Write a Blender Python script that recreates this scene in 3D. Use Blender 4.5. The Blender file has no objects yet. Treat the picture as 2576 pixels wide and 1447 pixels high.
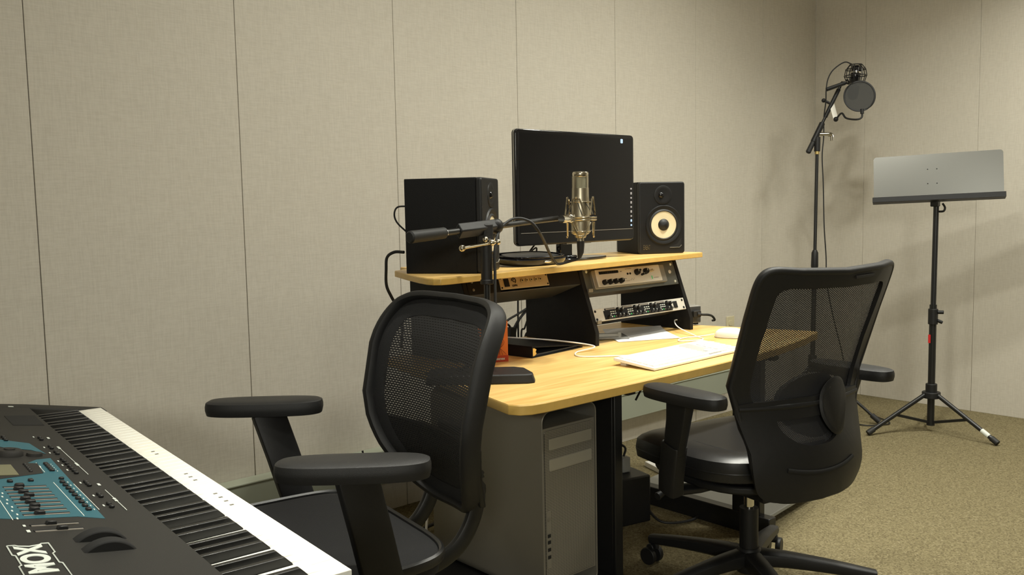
import bpy, bmesh, math, random
from mathutils import Vector, Matrix
random.seed(7)
PI = math.pi
scene = bpy.context.scene
C = scene.collection

# ------------------------------------------------------------------ camera, light, exposure
EYE = Vector((0.0, 0.0, 1.1192))
cam_d = bpy.data.cameras.new('camera')
cam = bpy.data.objects.new('camera', cam_d)
C.objects.link(cam)
Rv = Vector((0.74168437, -0.67047356, -0.01922225))
Uv = Vector((0.07388513, 0.05318183, 0.99584772))
Fv = Vector((0.66666729, 0.74002493, -0.08898216))
cam.matrix_world = Matrix(((Rv.x, Uv.x, -Fv.x, EYE.x), (Rv.y, Uv.y, -Fv.y, EYE.y), (Rv.z, Uv.z, -Fv.z, EYE.z), (0, 0, 0, 1)))
cam_d.sensor_width = 36.0
cam_d.lens = 2220.5 * 36.0 / 2576.0
cam_d.clip_start = 0.02
scene.camera = cam

w = bpy.data.worlds.new('world'); scene.world = w; w.use_nodes = True
w.node_tree.nodes['Background'].inputs[0].default_value = (1.0, 1.0, 0.84, 1)
w.node_tree.nodes['Background'].inputs[1].default_value = 0.14
scene.view_settings.view_transform = 'Standard'
scene.view_settings.look = 'None'
scene.view_settings.gamma = 1.0
scene.view_settings.use_curve_mapping = False
scene.view_settings.exposure = 0.0

def lamp(name, loc, power, size, spread=150, col=(1.0, 0.985, 0.87), aim=None):
    l = bpy.data.lights.new(name, 'AREA'); l.shape = 'DISK'; l.size = size; l.energy = power
    l.color = col; l.spread = math.radians(spread)
    o = bpy.data.objects.new(name, l); C.objects.link(o); o.location = loc
    if aim is not None:
        o.rotation_euler = (Vector(aim) - Vector(loc)).to_track_quat('-Z', 'Y').to_euler()
    return o
lamp('downlight_desk_left', (1.5, 1.52, 2.72), 13, 0.15, 150)
lamp('downlight_desk', (2.6, 1.35, 2.72), 18, 0.15, 150)
lamp('downlight_corner', (3.25, 1.50, 2.72), 16, 0.15, 150)
lamp('downlight_right', (4.35, 0.80, 2.72), 12, 0.35, 130)
lamp('downlight_stand', (3.9, 0.60, 2.72), 18, 0.35, 140)
lamp('fill_desk_pool', (2.35, 1.45, 2.72), 4.5, 0.12, 62)  # added narrow beam, makes a bright pool on the desktop
lamp('fill_keys', (0.72, 1.15, 2.72), 3.8, 0.12, 55)  # added narrow beam to whiten the synthesizer keys
lamp('fill_tray_sheen', (1.15, -0.10, 2.72), 10, 0.30, 150)  # added lamp, placed to reflect in the music stand tray
lamp('light_far', (-3.1, -3.2, 2.45), 130, 1.1, 180, aim=(2.5, 1.5, 0.8))

# ------------------------------------------------------------------ materials
MATS = {}
def mat(name, col, rough=0.5, metal=0.0, spec=0.5, emit=None, es=1.0, coat=0.0, noise=None, bump=None):
    if name in MATS: return MATS[name]
    m = bpy.data.materials.new(name); m.use_nodes = True; MATS[name] = m
    nt = m.node_tree; b = nt.nodes['Principled BSDF']
    b.inputs['Base Color'].default_value = (*col, 1); b.inputs['Roughness'].default_value = rough
    b.inputs['Metallic'].default_value = metal; b.inputs['Specular IOR Level'].default_value = spec
    b.inputs['Coat Weight'].default_value = coat
    if emit: b.inputs['Emission Color'].default_value = (*emit, 1); b.inputs['Emission Strength'].default_value = es
    tc = nt.nodes.new('ShaderNodeTexCoord')
    if noise:
        sc, amt = noise
        n = nt.nodes.new('ShaderNodeTexNoise'); n.inputs['Scale'].default_value = sc; n.inputs['Detail'].default_value = 3
        r = nt.nodes.new('ShaderNodeValToRGB')
        r.color_ramp.elements[0].position = 0.3; r.color_ramp.elements[1].position = 0.7
        r.color_ramp.elements[0].color = (*[c * (1 - amt) for c in col], 1); r.color_ramp.elements[1].color = (*[min(1, c * (1 + amt)) for c in col], 1)
        nt.links.new(tc.outputs['Object'], n.inputs['Vector']); nt.links.new(n.outputs['Fac'], r.inputs['Fac']); nt.links.new(r.outputs['Color'], b.inputs['Base Color'])
    if bump:
        sc, st = bump
        n = nt.nodes.new('ShaderNodeTexNoise'); n.inputs['Scale'].default_value = sc; n.inputs['Detail'].default_value = 2
        bp = nt.nodes.new('ShaderNodeBump'); bp.inputs['Strength'].default_value = st; bp.inputs['Distance'].default_value = 0.002
        nt.links.new(tc.outputs['Object'], n.inputs['Vector']); nt.links.new(n.outputs['Fac'], bp.inputs['Height']); nt.links.new(bp.outputs['Normal'], b.inputs['Normal'])
    return m

def fabric_wall(name, axis):
    m = bpy.data.materials.new(name); m.use_nodes = True
    nt = m.node_tree; b = nt.nodes['Principled BSDF']; L = nt.links.new
    b.inputs['Roughness'].default_value = 0.95; b.inputs['Specular IOR Level'].default_value = 0.1
    tc = nt.nodes.new('ShaderNodeTexCoord')
    outs = []
    for s in ((260, 260, 22), (30, 30, 320)):
        mp = nt.nodes.new('ShaderNodeMapping'); mp.inputs['Scale'].default_value = s
        n = nt.nodes.new('ShaderNodeTexNoise'); n.inputs['Scale'].default_value = 1.0; n.inputs['Detail'].default_value = 3
        L(tc.outputs['Object'], mp.inputs['Vector']); L(mp.outputs['Vector'], n.inputs['Vector']); outs.append(n)
    mx = nt.nodes.new('ShaderNodeMath'); mx.operation = 'ADD'
    L(outs[0].outputs['Fac'], mx.inputs[0]); L(outs[1].outputs['Fac'], mx.inputs[1])
    hv = nt.nodes.new('ShaderNodeMath'); hv.operation = 'MULTIPLY'; hv.inputs[1].default_value = 0.5; L(mx.outputs[0], hv.inputs[0])
    r = nt.nodes.new('ShaderNodeValToRGB')
    r.color_ramp.elements[0].position = 0.34; r.color_ramp.elements[0].color = (0.535, 0.497, 0.425, 1)
    r.color_ramp.elements[1].position = 0.62; r.color_ramp.elements[1].color = (0.605, 0.567, 0.49, 1)
    L(hv.outputs[0], r.inputs['Fac']); L(r.outputs['Color'], b.inputs['Base Color'])
    bp = nt.nodes.new('ShaderNodeBump'); bp.inputs['Strength'].default_value = 0.25; bp.inputs['Distance'].default_value = 0.001
    L(hv.outputs[0], bp.inputs['Height']); L(bp.outputs['Normal'], b.inputs['Normal'])
    return m

def carpet_mat():
    m = bpy.data.materials.new('carpet'); m.use_nodes = True
    nt = m.node_tree; b = nt.nodes['Principled BSDF']; L = nt.links.new
    b.inputs['Roughness'].default_value = 1.0; b.inputs['Specular IOR Level'].default_value = 0.05
    tc = nt.nodes.new('ShaderNodeTexCoord')
    v = nt.nodes.new('ShaderNodeTexVoronoi'); v.inputs['Scale'].default_value = 210
    n = nt.nodes.new('ShaderNodeTexNoise'); n.inputs['Scale'].default_value = 90; n.inputs['Detail'].default_value = 4
    L(tc.outputs['Object'], v.inputs['Vector']); L(tc.outputs['Object'], n.inputs['Vector'])
    sp = nt.nodes.new('ShaderNodeSeparateColor'); L(v.outputs['Color'], sp.inputs['Color'])
    r = nt.nodes.new('ShaderNodeValToRGB'); e = r.color_ramp.elements
    e[0].position = 0.0; e[0].color = (0.05, 0.040, 0.025, 1)
    e[1].position = 1.0; e[1].color = (0.33, 0.295, 0.195, 1)
    a = e.new(0.35); a.color = (0.155, 0.130, 0.073, 1); a = e.new(0.7); a.color = (0.215, 0.182, 0.103, 1)
    mx = nt.nodes.new('ShaderNodeMix'); mx.inputs[0].default_value = 0.45
    L(sp.outputs[0], mx.inputs[2]); L(n.outputs['Fac'], mx.inputs[3]); L(mx.outputs[0], r.inputs['Fac'])
    L(r.outputs['Color'], b.inputs['Base Color'])
    bp = nt.nodes.new('ShaderNodeBump'); bp.inputs['Strength'].default_value = 0.6; bp.inputs['Distance'].default_value = 0.004
    L(n.outputs['Fac'], bp.inputs['Height']); L(bp.outputs['Normal'], b.inputs['Normal'])
    return m

def wood_mat(name, c1, c2, rough=0.38):
    m = bpy.data.materials.new(name); m.use_nodes = True
    nt = m.node_tree; b = nt.nodes['Principled BSDF']; L = nt.links.new
    b.inputs['Roughness'].default_value = rough
    tc = nt.nodes.new('ShaderNodeTexCoord'); mp = nt.nodes.new('ShaderNodeMapping'); mp.inputs['Scale'].default_value = (1.6, 22, 22)
    n = nt.nodes.new('ShaderNodeTexNoise'); n.inputs['Scale'].default_value = 1.5; n.inputs['Detail'].default_value = 5; n.inputs['Distortion'].default_value = 0.8
    r = nt.nodes.new('ShaderNodeValToRGB')
    r.color_ramp.elements[0].position = 0.3; r.color_ramp.elements[0].color = (*c1, 1)
    r.color_ramp.elements[1].position = 0.68; r.color_ramp.elements[1].color = (*c2, 1)
    L(tc.outputs['Object'], mp.inputs['Vector']); L(mp.outputs['Vector'], n.inputs['Vector']); L(n.outputs['Fac'], r.inputs['Fac']); L(r.outputs['Color'], b.inputs['Base Color'])
    return m

def mesh_fabric(name, bw, bh, mortar, col=(0.012, 0.012, 0.013), rot=0.0):
    m = bpy.data.materials.new(name); m.use_nodes = True
    nt = m.node_tree; b = nt.nodes['Principled BSDF']; L = nt.links.new
    b.inputs['Base Color'].default_value = (*col, 1); b.inputs['Roughness'].default_value = 0.7
    uv = nt.nodes.new('ShaderNodeUVMap'); uv.uv_map = 'UVMap'
    mp = nt.nodes.new('ShaderNodeMapping'); mp.inputs['Rotation'].default_value = (0, 0, rot)
    br = nt.nodes.new('ShaderNodeTexBrick'); br.offset = 0.5; br.squash = 1.0
    br.inputs['Scale'].default_value = 1.0; br.inputs['Brick Width'].default_value = bw; br.inputs['Row Height'].default_value = bh
    br.inputs['Mortar Size'].default_value = mortar; br.inputs['Mortar Smooth'].default_value = 0.1
    tr = nt.nodes.new('ShaderNodeBsdfTransparent'); mx = nt.nodes.new('ShaderNodeMixShader')
    L(uv.outputs['UV'], mp.inputs['Vector']); L(mp.outputs['Vector'], br.inputs['Vector'])
    L(br.outputs['Fac'], mx.inputs[0]); L(tr.outputs[0], mx.inputs[1]); L(b.outputs[0], mx.inputs[2])
    L(mx.outputs[0], nt.nodes['Material Output'].inputs['Surface'])
    return m

def perforated(name, col, hole, scale):
    m = bpy.data.materials.new(name); m.use_nodes = True
    nt = m.node_tree; b = nt.nodes['Principled BSDF']; L = nt.links.new
    b.inputs['Metallic'].default_value = 0.35; b.inputs['Roughness'].default_value = 0.45
    tc = nt.nodes.new('ShaderNodeTexCoord'); sx = nt.nodes.new('ShaderNodeSeparateXYZ'); L(tc.outputs['Object'], sx.inputs[0])
    def sn(sock_a, sa, sock_b, sb):
        a = nt.nodes.new('ShaderNodeMath'); a.operation = 'MULTIPLY'; a.inputs[1].default_value = sa; L(sock_a, a.inputs[0])
        c = nt.nodes.new('ShaderNodeMath'); c.operation = 'MULTIPLY_ADD'; c.inputs[1].default_value = sb; L(sock_b, c.inputs[0]); L(a.outputs[0], c.inputs[2])
        s = nt.nodes.new('ShaderNodeMath'); s.operation = 'SINE'; L(c.outputs[0], s.inputs[0]); return s
    s1 = sn(sx.outputs['X'], scale, sx.outputs['Z'], scale); s2 = sn(sx.outputs['X'], scale, sx.outputs['Z'], -scale)
    p = nt.nodes.new('ShaderNodeMath'); p.operation = 'MULTIPLY'; L(s1.outputs[0], p.inputs[0]); L(s2.outputs[0], p.inputs[1])
    r = nt.nodes.new('ShaderNodeValToRGB'); r.color_ramp.elements[0].position = 0.25; r.color_ramp.elements[0].color = (*col, 1)
    r.color_ramp.elements[1].position = 0.42; r.color_ramp.elements[1].color = (*hole, 1)
    L(p.outputs[0], r.inputs['Fac']); L(r.outputs['Color'], b.inputs['Base Color'])
    return m

M_WALL = fabric_wall('wall_fabric', 0)
M_SEAM = mat('panel_seam', (0.09, 0.08, 0.065), 1.0)
M_CARPET = carpet_mat()
M_CEIL = mat('ceiling_paint', (0.62, 0.60, 0.55), 0.9)
M_GREEN = mat('green_painted_metal', (0.33, 0.355, 0.285), 0.55)
M_GREENLIT = mat('green_metal_lit_top', (0.42, 0.45, 0.36), 0.55)  # raceway green made lighter: light on the top face, put into the colour
M_TOP = wood_mat('maple_laminate', (0.70, 0.42, 0.13), (0.88, 0.61, 0.235), 0.33)
M_EDGE = mat('maple_edge_band', (0.62, 0.40, 0.105), 0.4, noise=(30, 0.06))
M_BLACK = mat('black_laminate', (0.006, 0.006, 0.0063), 0.6, spec=0.22, bump=(400, 0.2))
M_BMETAL = mat('black_metal', (0.014, 0.014, 0.014), 0.35, 0.2)
M_BPLAST = mat('black_plastic', (0.012, 0.012, 0.0125), 0.45, spec=0.35, bump=(900, 0.15))
M_BSOFT = mat('black_soft_plastic', (0.013, 0.013, 0.0135), 0.48, spec=0.4, bump=(1200, 0.25))
M_BGLOSS = mat('black_gloss', (0.006, 0.006, 0.007), 0.08)
M_RUBBER = mat('black_rubber', (0.012, 0.012, 0.012), 0.6)
M_LEATHER = mat('black_leather', (0.012, 0.012, 0.0125), 0.34, bump=(700, 0.10))
M_FABRIC = mat('black_fabric', (0.010, 0.010, 0.011), 0.9, bump=(700, 0.6))
M_ALU = mat('aluminium', (0.24, 0.225, 0.19), 0.45, 0.5)
M_ALUD = mat('aluminium_bezel', (0.26, 0.245, 0.205), 0.45, 0.4)
M_DOOR = mat('brushed_door', (0.36, 0.34, 0.28), 0.4, 0.3)
M_PERF = perforated('perforated_aluminium', (0.30, 0.28, 0.235), (0.012, 0.011, 0.009), 760)
M_LOGO = mat('grey_emblem', (0.085, 0.085, 0.085), 0.35, 0.3)
M_NICKEL = mat('nickel', (0.66, 0.60, 0.48), 0.22, 1.0)
M_NICKELB = mat('brushed_nickel', (0.50, 0.45, 0.34), 0.36, 1.0)
M_GRILLE = mat('nickel_grille', (0.30, 0.285, 0.20), 0.55, 0.7, bump=(3000, 0.4))
M_CHROME = mat('chrome', (0.75, 0.73, 0.68), 0.12, 1.0)
M_BRASS = mat('brass', (0.75, 0.58, 0.25), 0.25, 1.0)
M_GOLDP = mat('champagne_panel', (0.46, 0.38, 0.24), 0.4, 0.4)
M_SILVERP = mat('silver_panel', (0.60, 0.58, 0.52), 0.4, 0.3)
M_GREYP = mat('grey_rack_panel', (0.085, 0.09, 0.08), 0.45, 0.3)
M_CREAM = mat('cream_cone', (0.80, 0.70, 0.47), 0.5)
M_SCREEN = mat('screen_glass', (0.004, 0.004, 0.005), 0.12, spec=0.4)
M_WHITEP = mat('white_plastic', (0.92, 0.91, 0.88), 0.4)
M_KEYW = mat('white_key_plastic', (0.94, 0.92, 0.83), 0.3)
M_KEYB = mat('black_key_plastic', (0.010, 0.010, 0.010), 0.33)
M_SYNTH = mat('synth_dark_grey', (0.023, 0.0218, 0.0195), 0.6, spec=0.3, bump=(1500, 0.3))
M_SYNTHD = mat('synth_recess', (0.006, 0.006, 0.006), 0.8)
M_TEAL = mat('teal_panel', (0.022, 0.115, 0.150), 0.5, bump=(1500, 0.2))
M_PRINT = mat('white_print', (0.72, 0.76, 0.70), 0.6)
M_LCD = mat('lcd_glass', (0.16, 0.155, 0.085), 0.25)
M_SLOT = mat('slider_slot_edge', (0.24, 0.22, 0.19), 0.5)
M_ORANGE = mat('orange_card', (0.72, 0.17, 0.025), 0.5, noise=(18, 0.16))
M_RED = mat('red_card', (0.50, 0.05, 0.015), 0.5)
M_PAPER = mat('paper', (0.78, 0.77, 0.76), 0.6)
M_PALE = mat('pale_grey_plastic', (0.26, 0.26, 0.24), 0.5)
M_BEIGE = mat('beige_plastic', (0.60, 0.54, 0.36), 0.5)
M_TRAYG = mat('satin_grey_enamel', (0.25, 0.25, 0.235), 0.27, 0.8)
M_BLUE = mat('blue_cable', (0.03, 0.06, 0.30), 0.5)
M_POP = None
M_ICON = mat('screen_icon_glow', (0.1, 0.1, 0.1), 0.5, emit=(0.55, 0.78, 1.0), es=0.9)
M_ICON2 = mat('dock_icon_glow', (0.1, 0.1, 0.1), 0.5, emit=(0.9, 0.8, 0.7), es=0.35)
M_LED = mat('orange_led', (0.3, 0.1, 0.02), 0.5, emit=(1.0, 0.35, 0.05), es=0.35)
M_LEDG = mat('green_led', (0.02, 0.2, 0.03), 0.5, emit=(0.1, 1.0, 0.3), es=0.2)
M_MESHL = mesh_fabric('chair_mesh_wide', 0.0115, 0.0056, 0.0024)
M_MESHR = mesh_fabric('chair_mesh_fine', 0.0046, 0.0037, 0.00138, (0.02, 0.02, 0.022), 0.5)
M_POP = mesh_fabric('pop_filter_nylon', 0.0022, 0.0022, 0.00090, (0.03, 0.03, 0.028))

# ------------------------------------------------------------------ mesh helpers
class MB:
    def __init__(s):
        s.v = []; s.f = []; s.mi = []; s.uv = {}; s.M = Matrix.Identity(4); s.m = 0
    def add(s, vs, fs, m=None):
        b = len(s.v); s.v += [s.M @ Vector(p) for p in vs]
        for f in fs: s.f.append([b + i for i in f]); s.mi.append(s.m if m is None else m)
        return b
    def box(s, a, b, m=None):
        (x0, y0, z0), (x1, y1, z1) = a, b
        s.add([(x0,y0,z0),(x1,y0,z0),(x1,y1,z0),(x0,y1,z0),(x0,y0,z1),(x1,y0,z1),(x1,y1,z1),(x0,y1,z1)],
              [(0,3,2,1),(4,5,6,7),(0,1,5,4),(1,2,6,5),(2,3,7,6),(3,0,4,7)], m)
        return s
    def cbox(s, c, d, m=None):
        return s.box([c[i] - d[i] / 2 for i in range(3)], [c[i] + d[i] / 2 for i in range(3)], m)
    def prism(s, pts, z0, z1, m=None, axis='z'):
        n = len(pts)
        def T(p, z):
            return {'z': (p[0], p[1], z), 'y': (p[0], z, p[1]), 'x': (z, p[0], p[1])}[axis]
        s.add([T(p, z0) for p in pts] + [T(p, z1) for p in pts],
              [list(range(n))[::-1], list(range(n, 2 * n))] + [(i, (i + 1) % n, n + (i + 1) % n, n + i) for i in range(n)], m)
        return s
    def tube(s, pts, r, seg=10, m=None, cap=True, closed=False, ell=None, up=None):
        pts = [Vector(p) for p in pts]; n = len(pts); rs = r if isinstance(r, (list, tuple)) else [r] * n
        vs = []; N = None
        for i, p in enumerate(pts):
            if closed: t = pts[(i + 1) % n] - pts[i - 1]
            else: t = pts[min(i + 1, n - 1)] - pts[max(i - 1, 0)]
            t.normalize()
            if up is not None:
                u = Vector(up[i]) if isinstance(up[0], (tuple, list, Vector)) else Vector(up)
                N = (u - t * u.dot(t)).normalized()
            elif N is None:
                a = Vector((0, 0, 1)) if abs(t.z) < 0.9 else Vector((1, 0, 0)); N = (a - t * a.dot(t)).normalized()
            else: N = (N - t * N.dot(t)).normalized()
            Bn = t.cross(N)
            for k in range(seg):
                a = 2 * PI * k / seg; ca, sa = math.cos(a), math.sin(a)
                if ell: 
                    e = 2.0 / ell[2] if len(ell) > 2 else 1.0
                    ca = math.copysign(abs(ca) ** e, ca) * ell[0]; sa = math.copysign(abs(sa) ** e, sa) * ell[1]
                    if len(ell) > 3: ca *= ell[3][i]; sa *= ell[3][i]
                    vs.append(p + N * ca + Bn * sa)
                else: vs.append(p + (N * ca + Bn * sa) * rs[i])
        fs = []
        for i in range(n if closed else n - 1):
            j = (i + 1) % n
            for k in range(seg): fs.append((i * seg + k, i * seg + (k + 1) % seg, j * seg + (k + 1) % seg, j * seg + k))
        if cap and not closed: fs.append(list(range(seg))[::-1]); fs.append([(n - 1) * seg + k for k in range(seg)])
        s.add(vs, fs, m); return s
    def cyl(s, a, b, r, seg=20, m=None, r2=None):
        return s.tube([a, b], [r, r if r2 is None else r2], seg, m)
    def lathe(s, prof, seg=32, m=None, o=(0, 0, 0), axis='z'):
        vs = []; n = len(prof)
        for k in range(seg):
            a = 2 * PI * k / seg
            for r, z in prof:
                x, y = r * math.cos(a), r * math.sin(a)
                p = (x, y, z) if axis == 'z' else ((z, x, y) if axis == 'x' else (x, z, y))
                vs.append((p[0] + o[0], p[1] + o[1], p[2] + o[2]))
        fs = [(k * n + i, ((k + 1) % seg) * n + i, ((k + 1) % seg) * n + i + 1, k * n + i + 1) for k in range(seg) for i in range(n - 1)]
        s.add(vs, fs, m); return s
    def sphere(s, c, r, m=None, seg=14, sc=(1, 1, 1)):
        vs = []; fs = []; rn = seg // 2
        for i in range(rn + 1):
            for k in range(seg):
                t = PI * i / rn; a = 2 * PI * k / seg
                vs.append((c[0] + r * sc[0] * math.sin(t) * math.cos(a), c[1] + r * sc[1] * math.sin(t) * math.sin(a), c[2] + r * sc[2] * math.cos(t)))
        for i in range(rn):
            for k in range(seg): fs.append((i * seg + k, (i + 1) * seg + k, (i + 1) * seg + (k + 1) % seg, i * seg + (k + 1) % seg))
        s.add(vs, fs, m); return s
    def grid(s, fn, nu, nv, uvfn=None, m=None, keep=None):
        b = s.add([fn(i / nu, j / nv) for j in range(nv + 1) for i in range(nu + 1)], [])
        for j in range(nv):
            for i in range(nu):
                if keep and not keep((i + .5) / nu, (j + .5) / nv): continue
                q = [(i, j), (i + 1, j), (i + 1, j + 1), (i, j + 1)]
                if uvfn: s.uv[len(s.f)] = [uvfn(a / nu, c / nv) for a, c in q]
                s.f.append([b + c * (nu + 1) + a for a, c in q]); s.mi.append(s.m if m is None else m)
        return s
    def slab(s, fn, nrm, nu, nv, th, m=None):
        """closed thick sheet over fn(u,v)"""
        N = (nu + 1) * (nv + 1)
        P = [Vector(fn(i / nu, j / nv)) for j in range(nv + 1) for i in range(nu + 1)]
        Q = [P[k] + Vector(nrm((k % (nu + 1)) / nu, (k // (nu + 1)) / nv)) * th for k in range(N)]
        fs = []; I = lambda i, j: j * (nu + 1) + i
        for j in range(nv):
            for i in range(nu):
                fs.append((I(i, j), I(i + 1, j), I(i + 1, j + 1), I(i, j + 1))); fs.append((N + I(i, j + 1), N + I(i + 1, j + 1), N + I(i + 1, j), N + I(i, j)))
        for i in range(nu):
            fs.append((I(i + 1, 0), I(i, 0), N + I(i, 0), N + I(i + 1, 0))); fs.append((I(i, nv), I(i + 1, nv), N + I(i + 1, nv), N + I(i, nv)))
        for j in range(nv):
            fs.append((I(0, j), I(0, j + 1), N + I(0, j + 1), N + I(0, j))); fs.append((I(nu, j + 1), I(nu, j), N + I(nu, j), N + I(nu, j + 1)))
        s.add(P + Q, fs, m); return s
    def build(s, name, mats, parent=None, bevel=0.0, seg=2, subsurf=0, angle=40, loc=None, rot=None, fix=True):
        me = bpy.data.meshes.new(name); me.from_pydata([tuple(p) for p in s.v], [], s.f)
        if not isinstance(mats, (list, tuple)): mats = [mats]
        for mm in mats: me.materials.append(mm)
        for p, i in zip(me.polygons, s.mi): p.material_index = min(i, len(mats) - 1); p.use_smooth = True
        if s.uv:
            ul = me.uv_layers.new(name='UVMap')
            for fi, c in s.uv.items():
                for li, u in zip(me.polygons[fi].loop_indices, c): ul.data[li].uv = u
        if fix and not s.uv:
            bm = bmesh.new(); bm.from_mesh(me); bmesh.ops.recalc_face_normals(bm, faces=bm.faces); bm.to_mesh(me); bm.free()
        if subsurf == 0:
            try: me.set_sharp_from_angle(angle=math.radians(angle))
            except Exception: pass
        o = bpy.data.objects.new(name, me); C.objects.link(o)
        if parent: o.parent = parent
        if loc is not None: o.location = loc
        if rot is not None: o.rotation_euler = rot
        if bevel:
            b = o.modifiers.new('bevel', 'BEVEL'); b.width = bevel; b.segments = seg; b.limit_method = 'ANGLE'; b.angle_limit = math.radians(35)
        if subsurf:
            b = o.modifiers.new('sub', 'SUBSURF'); b.levels = subsurf; b.render_levels = subsurf
        return o

def thing(name, label, cat, loc=(0, 0, 0), rot=(0, 0, 0), group=None):
    o = bpy.data.objects.new(name, None); C.objects.link(o); o.empty_display_size = 0.05
    o.location = loc; o.rotation_euler = rot if isinstance(rot, (tuple, list)) else (0, 0, rot)
    o['label'] = label; o['category'] = cat
    if group: o['group'] = group
    return o
def tag(o, label, cat, group=None):
    o['label'] = label; o['category'] = cat
    if group: o['group'] = group
    return o
def struct(o): o['kind'] = 'structure'; return o
def smooth(pts, n=8, closed=False):
    P = [Vector(p) for p in pts]; out = []; k = len(P)
    rng = range(k if closed else k - 1)
    for i in rng:
        p0 = P[(i - 1) % k] if closed or i > 0 else P[0] * 2 - P[1]
        p1, p2 = P[i], P[(i + 1) % k]
        p3 = P[(i + 2) % k] if closed or i + 2 < k else P[-1] * 2 - P[-2]
        for j in range(n):
            t = j / n
            out.append(0.5 * ((2 * p1) + (p2 - p0) * t + (2 * p0 - 5 * p1 + 4 * p2 - p3) * t * t + (3 * p1 - p0 - 3 * p2 + p3) * t ** 3))
    if not closed: out.append(P[-1])
    return out
def rrect(w, h, r, n=6, cx=0, cy=0):
    out = []
    for sx, sy, a0 in ((1, 1, 0), (-1, 1, 90), (-1, -1, 180), (1, -1, 270)):
        for i in range(n + 1):
            a = math.radians(a0 + 90 * i / n)
            out.append((cx + sx * (w / 2 - r) + r * math.cos(a), cy + sy * (h / 2 - r) + r * math.sin(a)))
    return out
def selip(a, b, e, n=40, cx=0, cy=0):
    out = []
    for i in range(n):
        t = 2 * PI * i / n; c, s_ = math.cos(t), math.sin(t)
        out.append((cx + a * math.copysign(abs(c) ** (2 / e), c), cy + b * math.copysign(abs(s_) ** (2 / e), s_)))
    return out
def text_obj(name, body, size, M, material, parent, ext=0.0004, sx=1.0, bold=0.0, align='CENTER'):
    cu = bpy.data.curves.new(name, 'FONT'); cu.body = body; cu.size = size; cu.extrude = ext; cu.align_x = align; cu.align_y = 'CENTER'; cu.offset = bold
    t = bpy.data.objects.new(name + '_tmp', cu); C.objects.link(t)
    bpy.context.view_layer.update()
    me = bpy.data.meshes.new_from_object(t.evaluated_get(bpy.context.evaluated_depsgraph_get()))
    bpy.data.objects.remove(t); bpy.data.curves.remove(cu)
    me.transform(M @ Matrix.Diagonal((sx, 1, 1, 1))); me.materials.clear(); me.materials.append(material); me.name = name
    o = bpy.data.objects.new(name, me); C.objects.link(o); o.parent = parent
    return o
def frame_matrix(o, x, y, z):
    x, y, z = Vector(x).normalized(), Vector(y).normalized(), Vector(z).normalized()
    return Matrix(((x.x, y.x, z.x, o[0]), (x.y, y.y, z.y, o[1]), (x.z, y.z, z.z, o[2]), (0, 0, 0, 1)))
def world_of(o):
    return Matrix.Translation(o.location) @ o.rotation_euler.to_matrix().to_4x4()
def cable(name, pts, r, m, label, n=8, parent=None):
    b = MB()
    if parent is not None: b.M = world_of(parent).inverted()
    o = b.tube(smooth(pts, n), r, 8).build(name, m, parent)
    if parent is None: tag(o, label, 'cable')
    else: o['label'] = label
    return o

# ------------------------------------------------------------------ room
WY, WX = 2.7216, 4.8951
XL, YF, ZC = -4.6, -4.6, 2.75
struct(MB().box((XL, YF, -0.05), (WX + 0.1, WY + 0.1, 0)).build('floor', M_CARPET))
struct(MB().box((XL, YF, ZC), (WX + 0.1, WY + 0.1, ZC + 0.05)).build('ceiling', M_CEIL))
def panelled(name, a0, a1, seams, plane, axis, sgn):
    b = MB(); g = 0.0011 if axis == 'x' else 0.0005; t = 0.012
    cuts = [a0] + sorted(s_ for s_ in seams if a0 < s_ < a1) + [a1]
    for p, q in zip(cuts[:-1], cuts[1:]):
        lo, hi = p + (g if p != a0 else 0), q - (g if q != a1 else 0)
        if axis == 'x': b.box((lo, plane, 0), (hi, plane + t, ZC), 0)
        else: b.box((plane, lo, 0), (plane + t, hi, ZC), 0)
    if axis == 'x': b.box((a0, plane + t, 0), (a1, plane + t + 0.05, ZC), 1)
    else: b.box((plane + t, a0, 0), (plane + t + 0.05, a1, ZC), 1)
    return struct(b.build(name, [M_WALL, M_SEAM], bevel=0.0008, seg=1))
panelled('wall_back', XL, WX, [0.0631 + 0.61 * k for k in range(-8, 8)], WY, 'x', 1)
panelled('wall_right', YF, WY, [WY - 0.305 - 0.61 * k for k in range(0, 13)], WX, 'y', 1)
struct(MB().box((XL - 0.05, YF, 0), (XL, WY, ZC)).build('wall_left', M_WALL))
struct(MB().box((XL, YF - 0.05, 0), (WX, YF, ZC)).build('wall_front', M_WALL))
# enclosed raceway running along the back wall
b = MB().box((XL, WY - 0.058, 0.125), (3.95, WY - 0.0005, 0.243), 0).box((XL, WY - 0.062, 0.243), (3.95, WY - 0.0005, 0.25), 1)
struct(b.build('trim_1', [M_GREEN, M_GREENLIT], bevel=0.002))

# wall outlet
t = thing('wall_outlet', 'beige double wall outlet on the fabric wall just past the desk', 'outlet', (4.025, WY, 0.462))
MB().box((-0.035, -0.006, -0.058), (0.035, -0.0002, 0.058)).build('cover_plate', M_BEIGE, t, bevel=0.002)
for z in (0.022, -0.022):
    MB().prism(rrect(0.034, 0.028, 0.01, cy=z), -0.0085, -0.0055, axis='y').build('socket', M_BEIGE, t)

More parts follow.
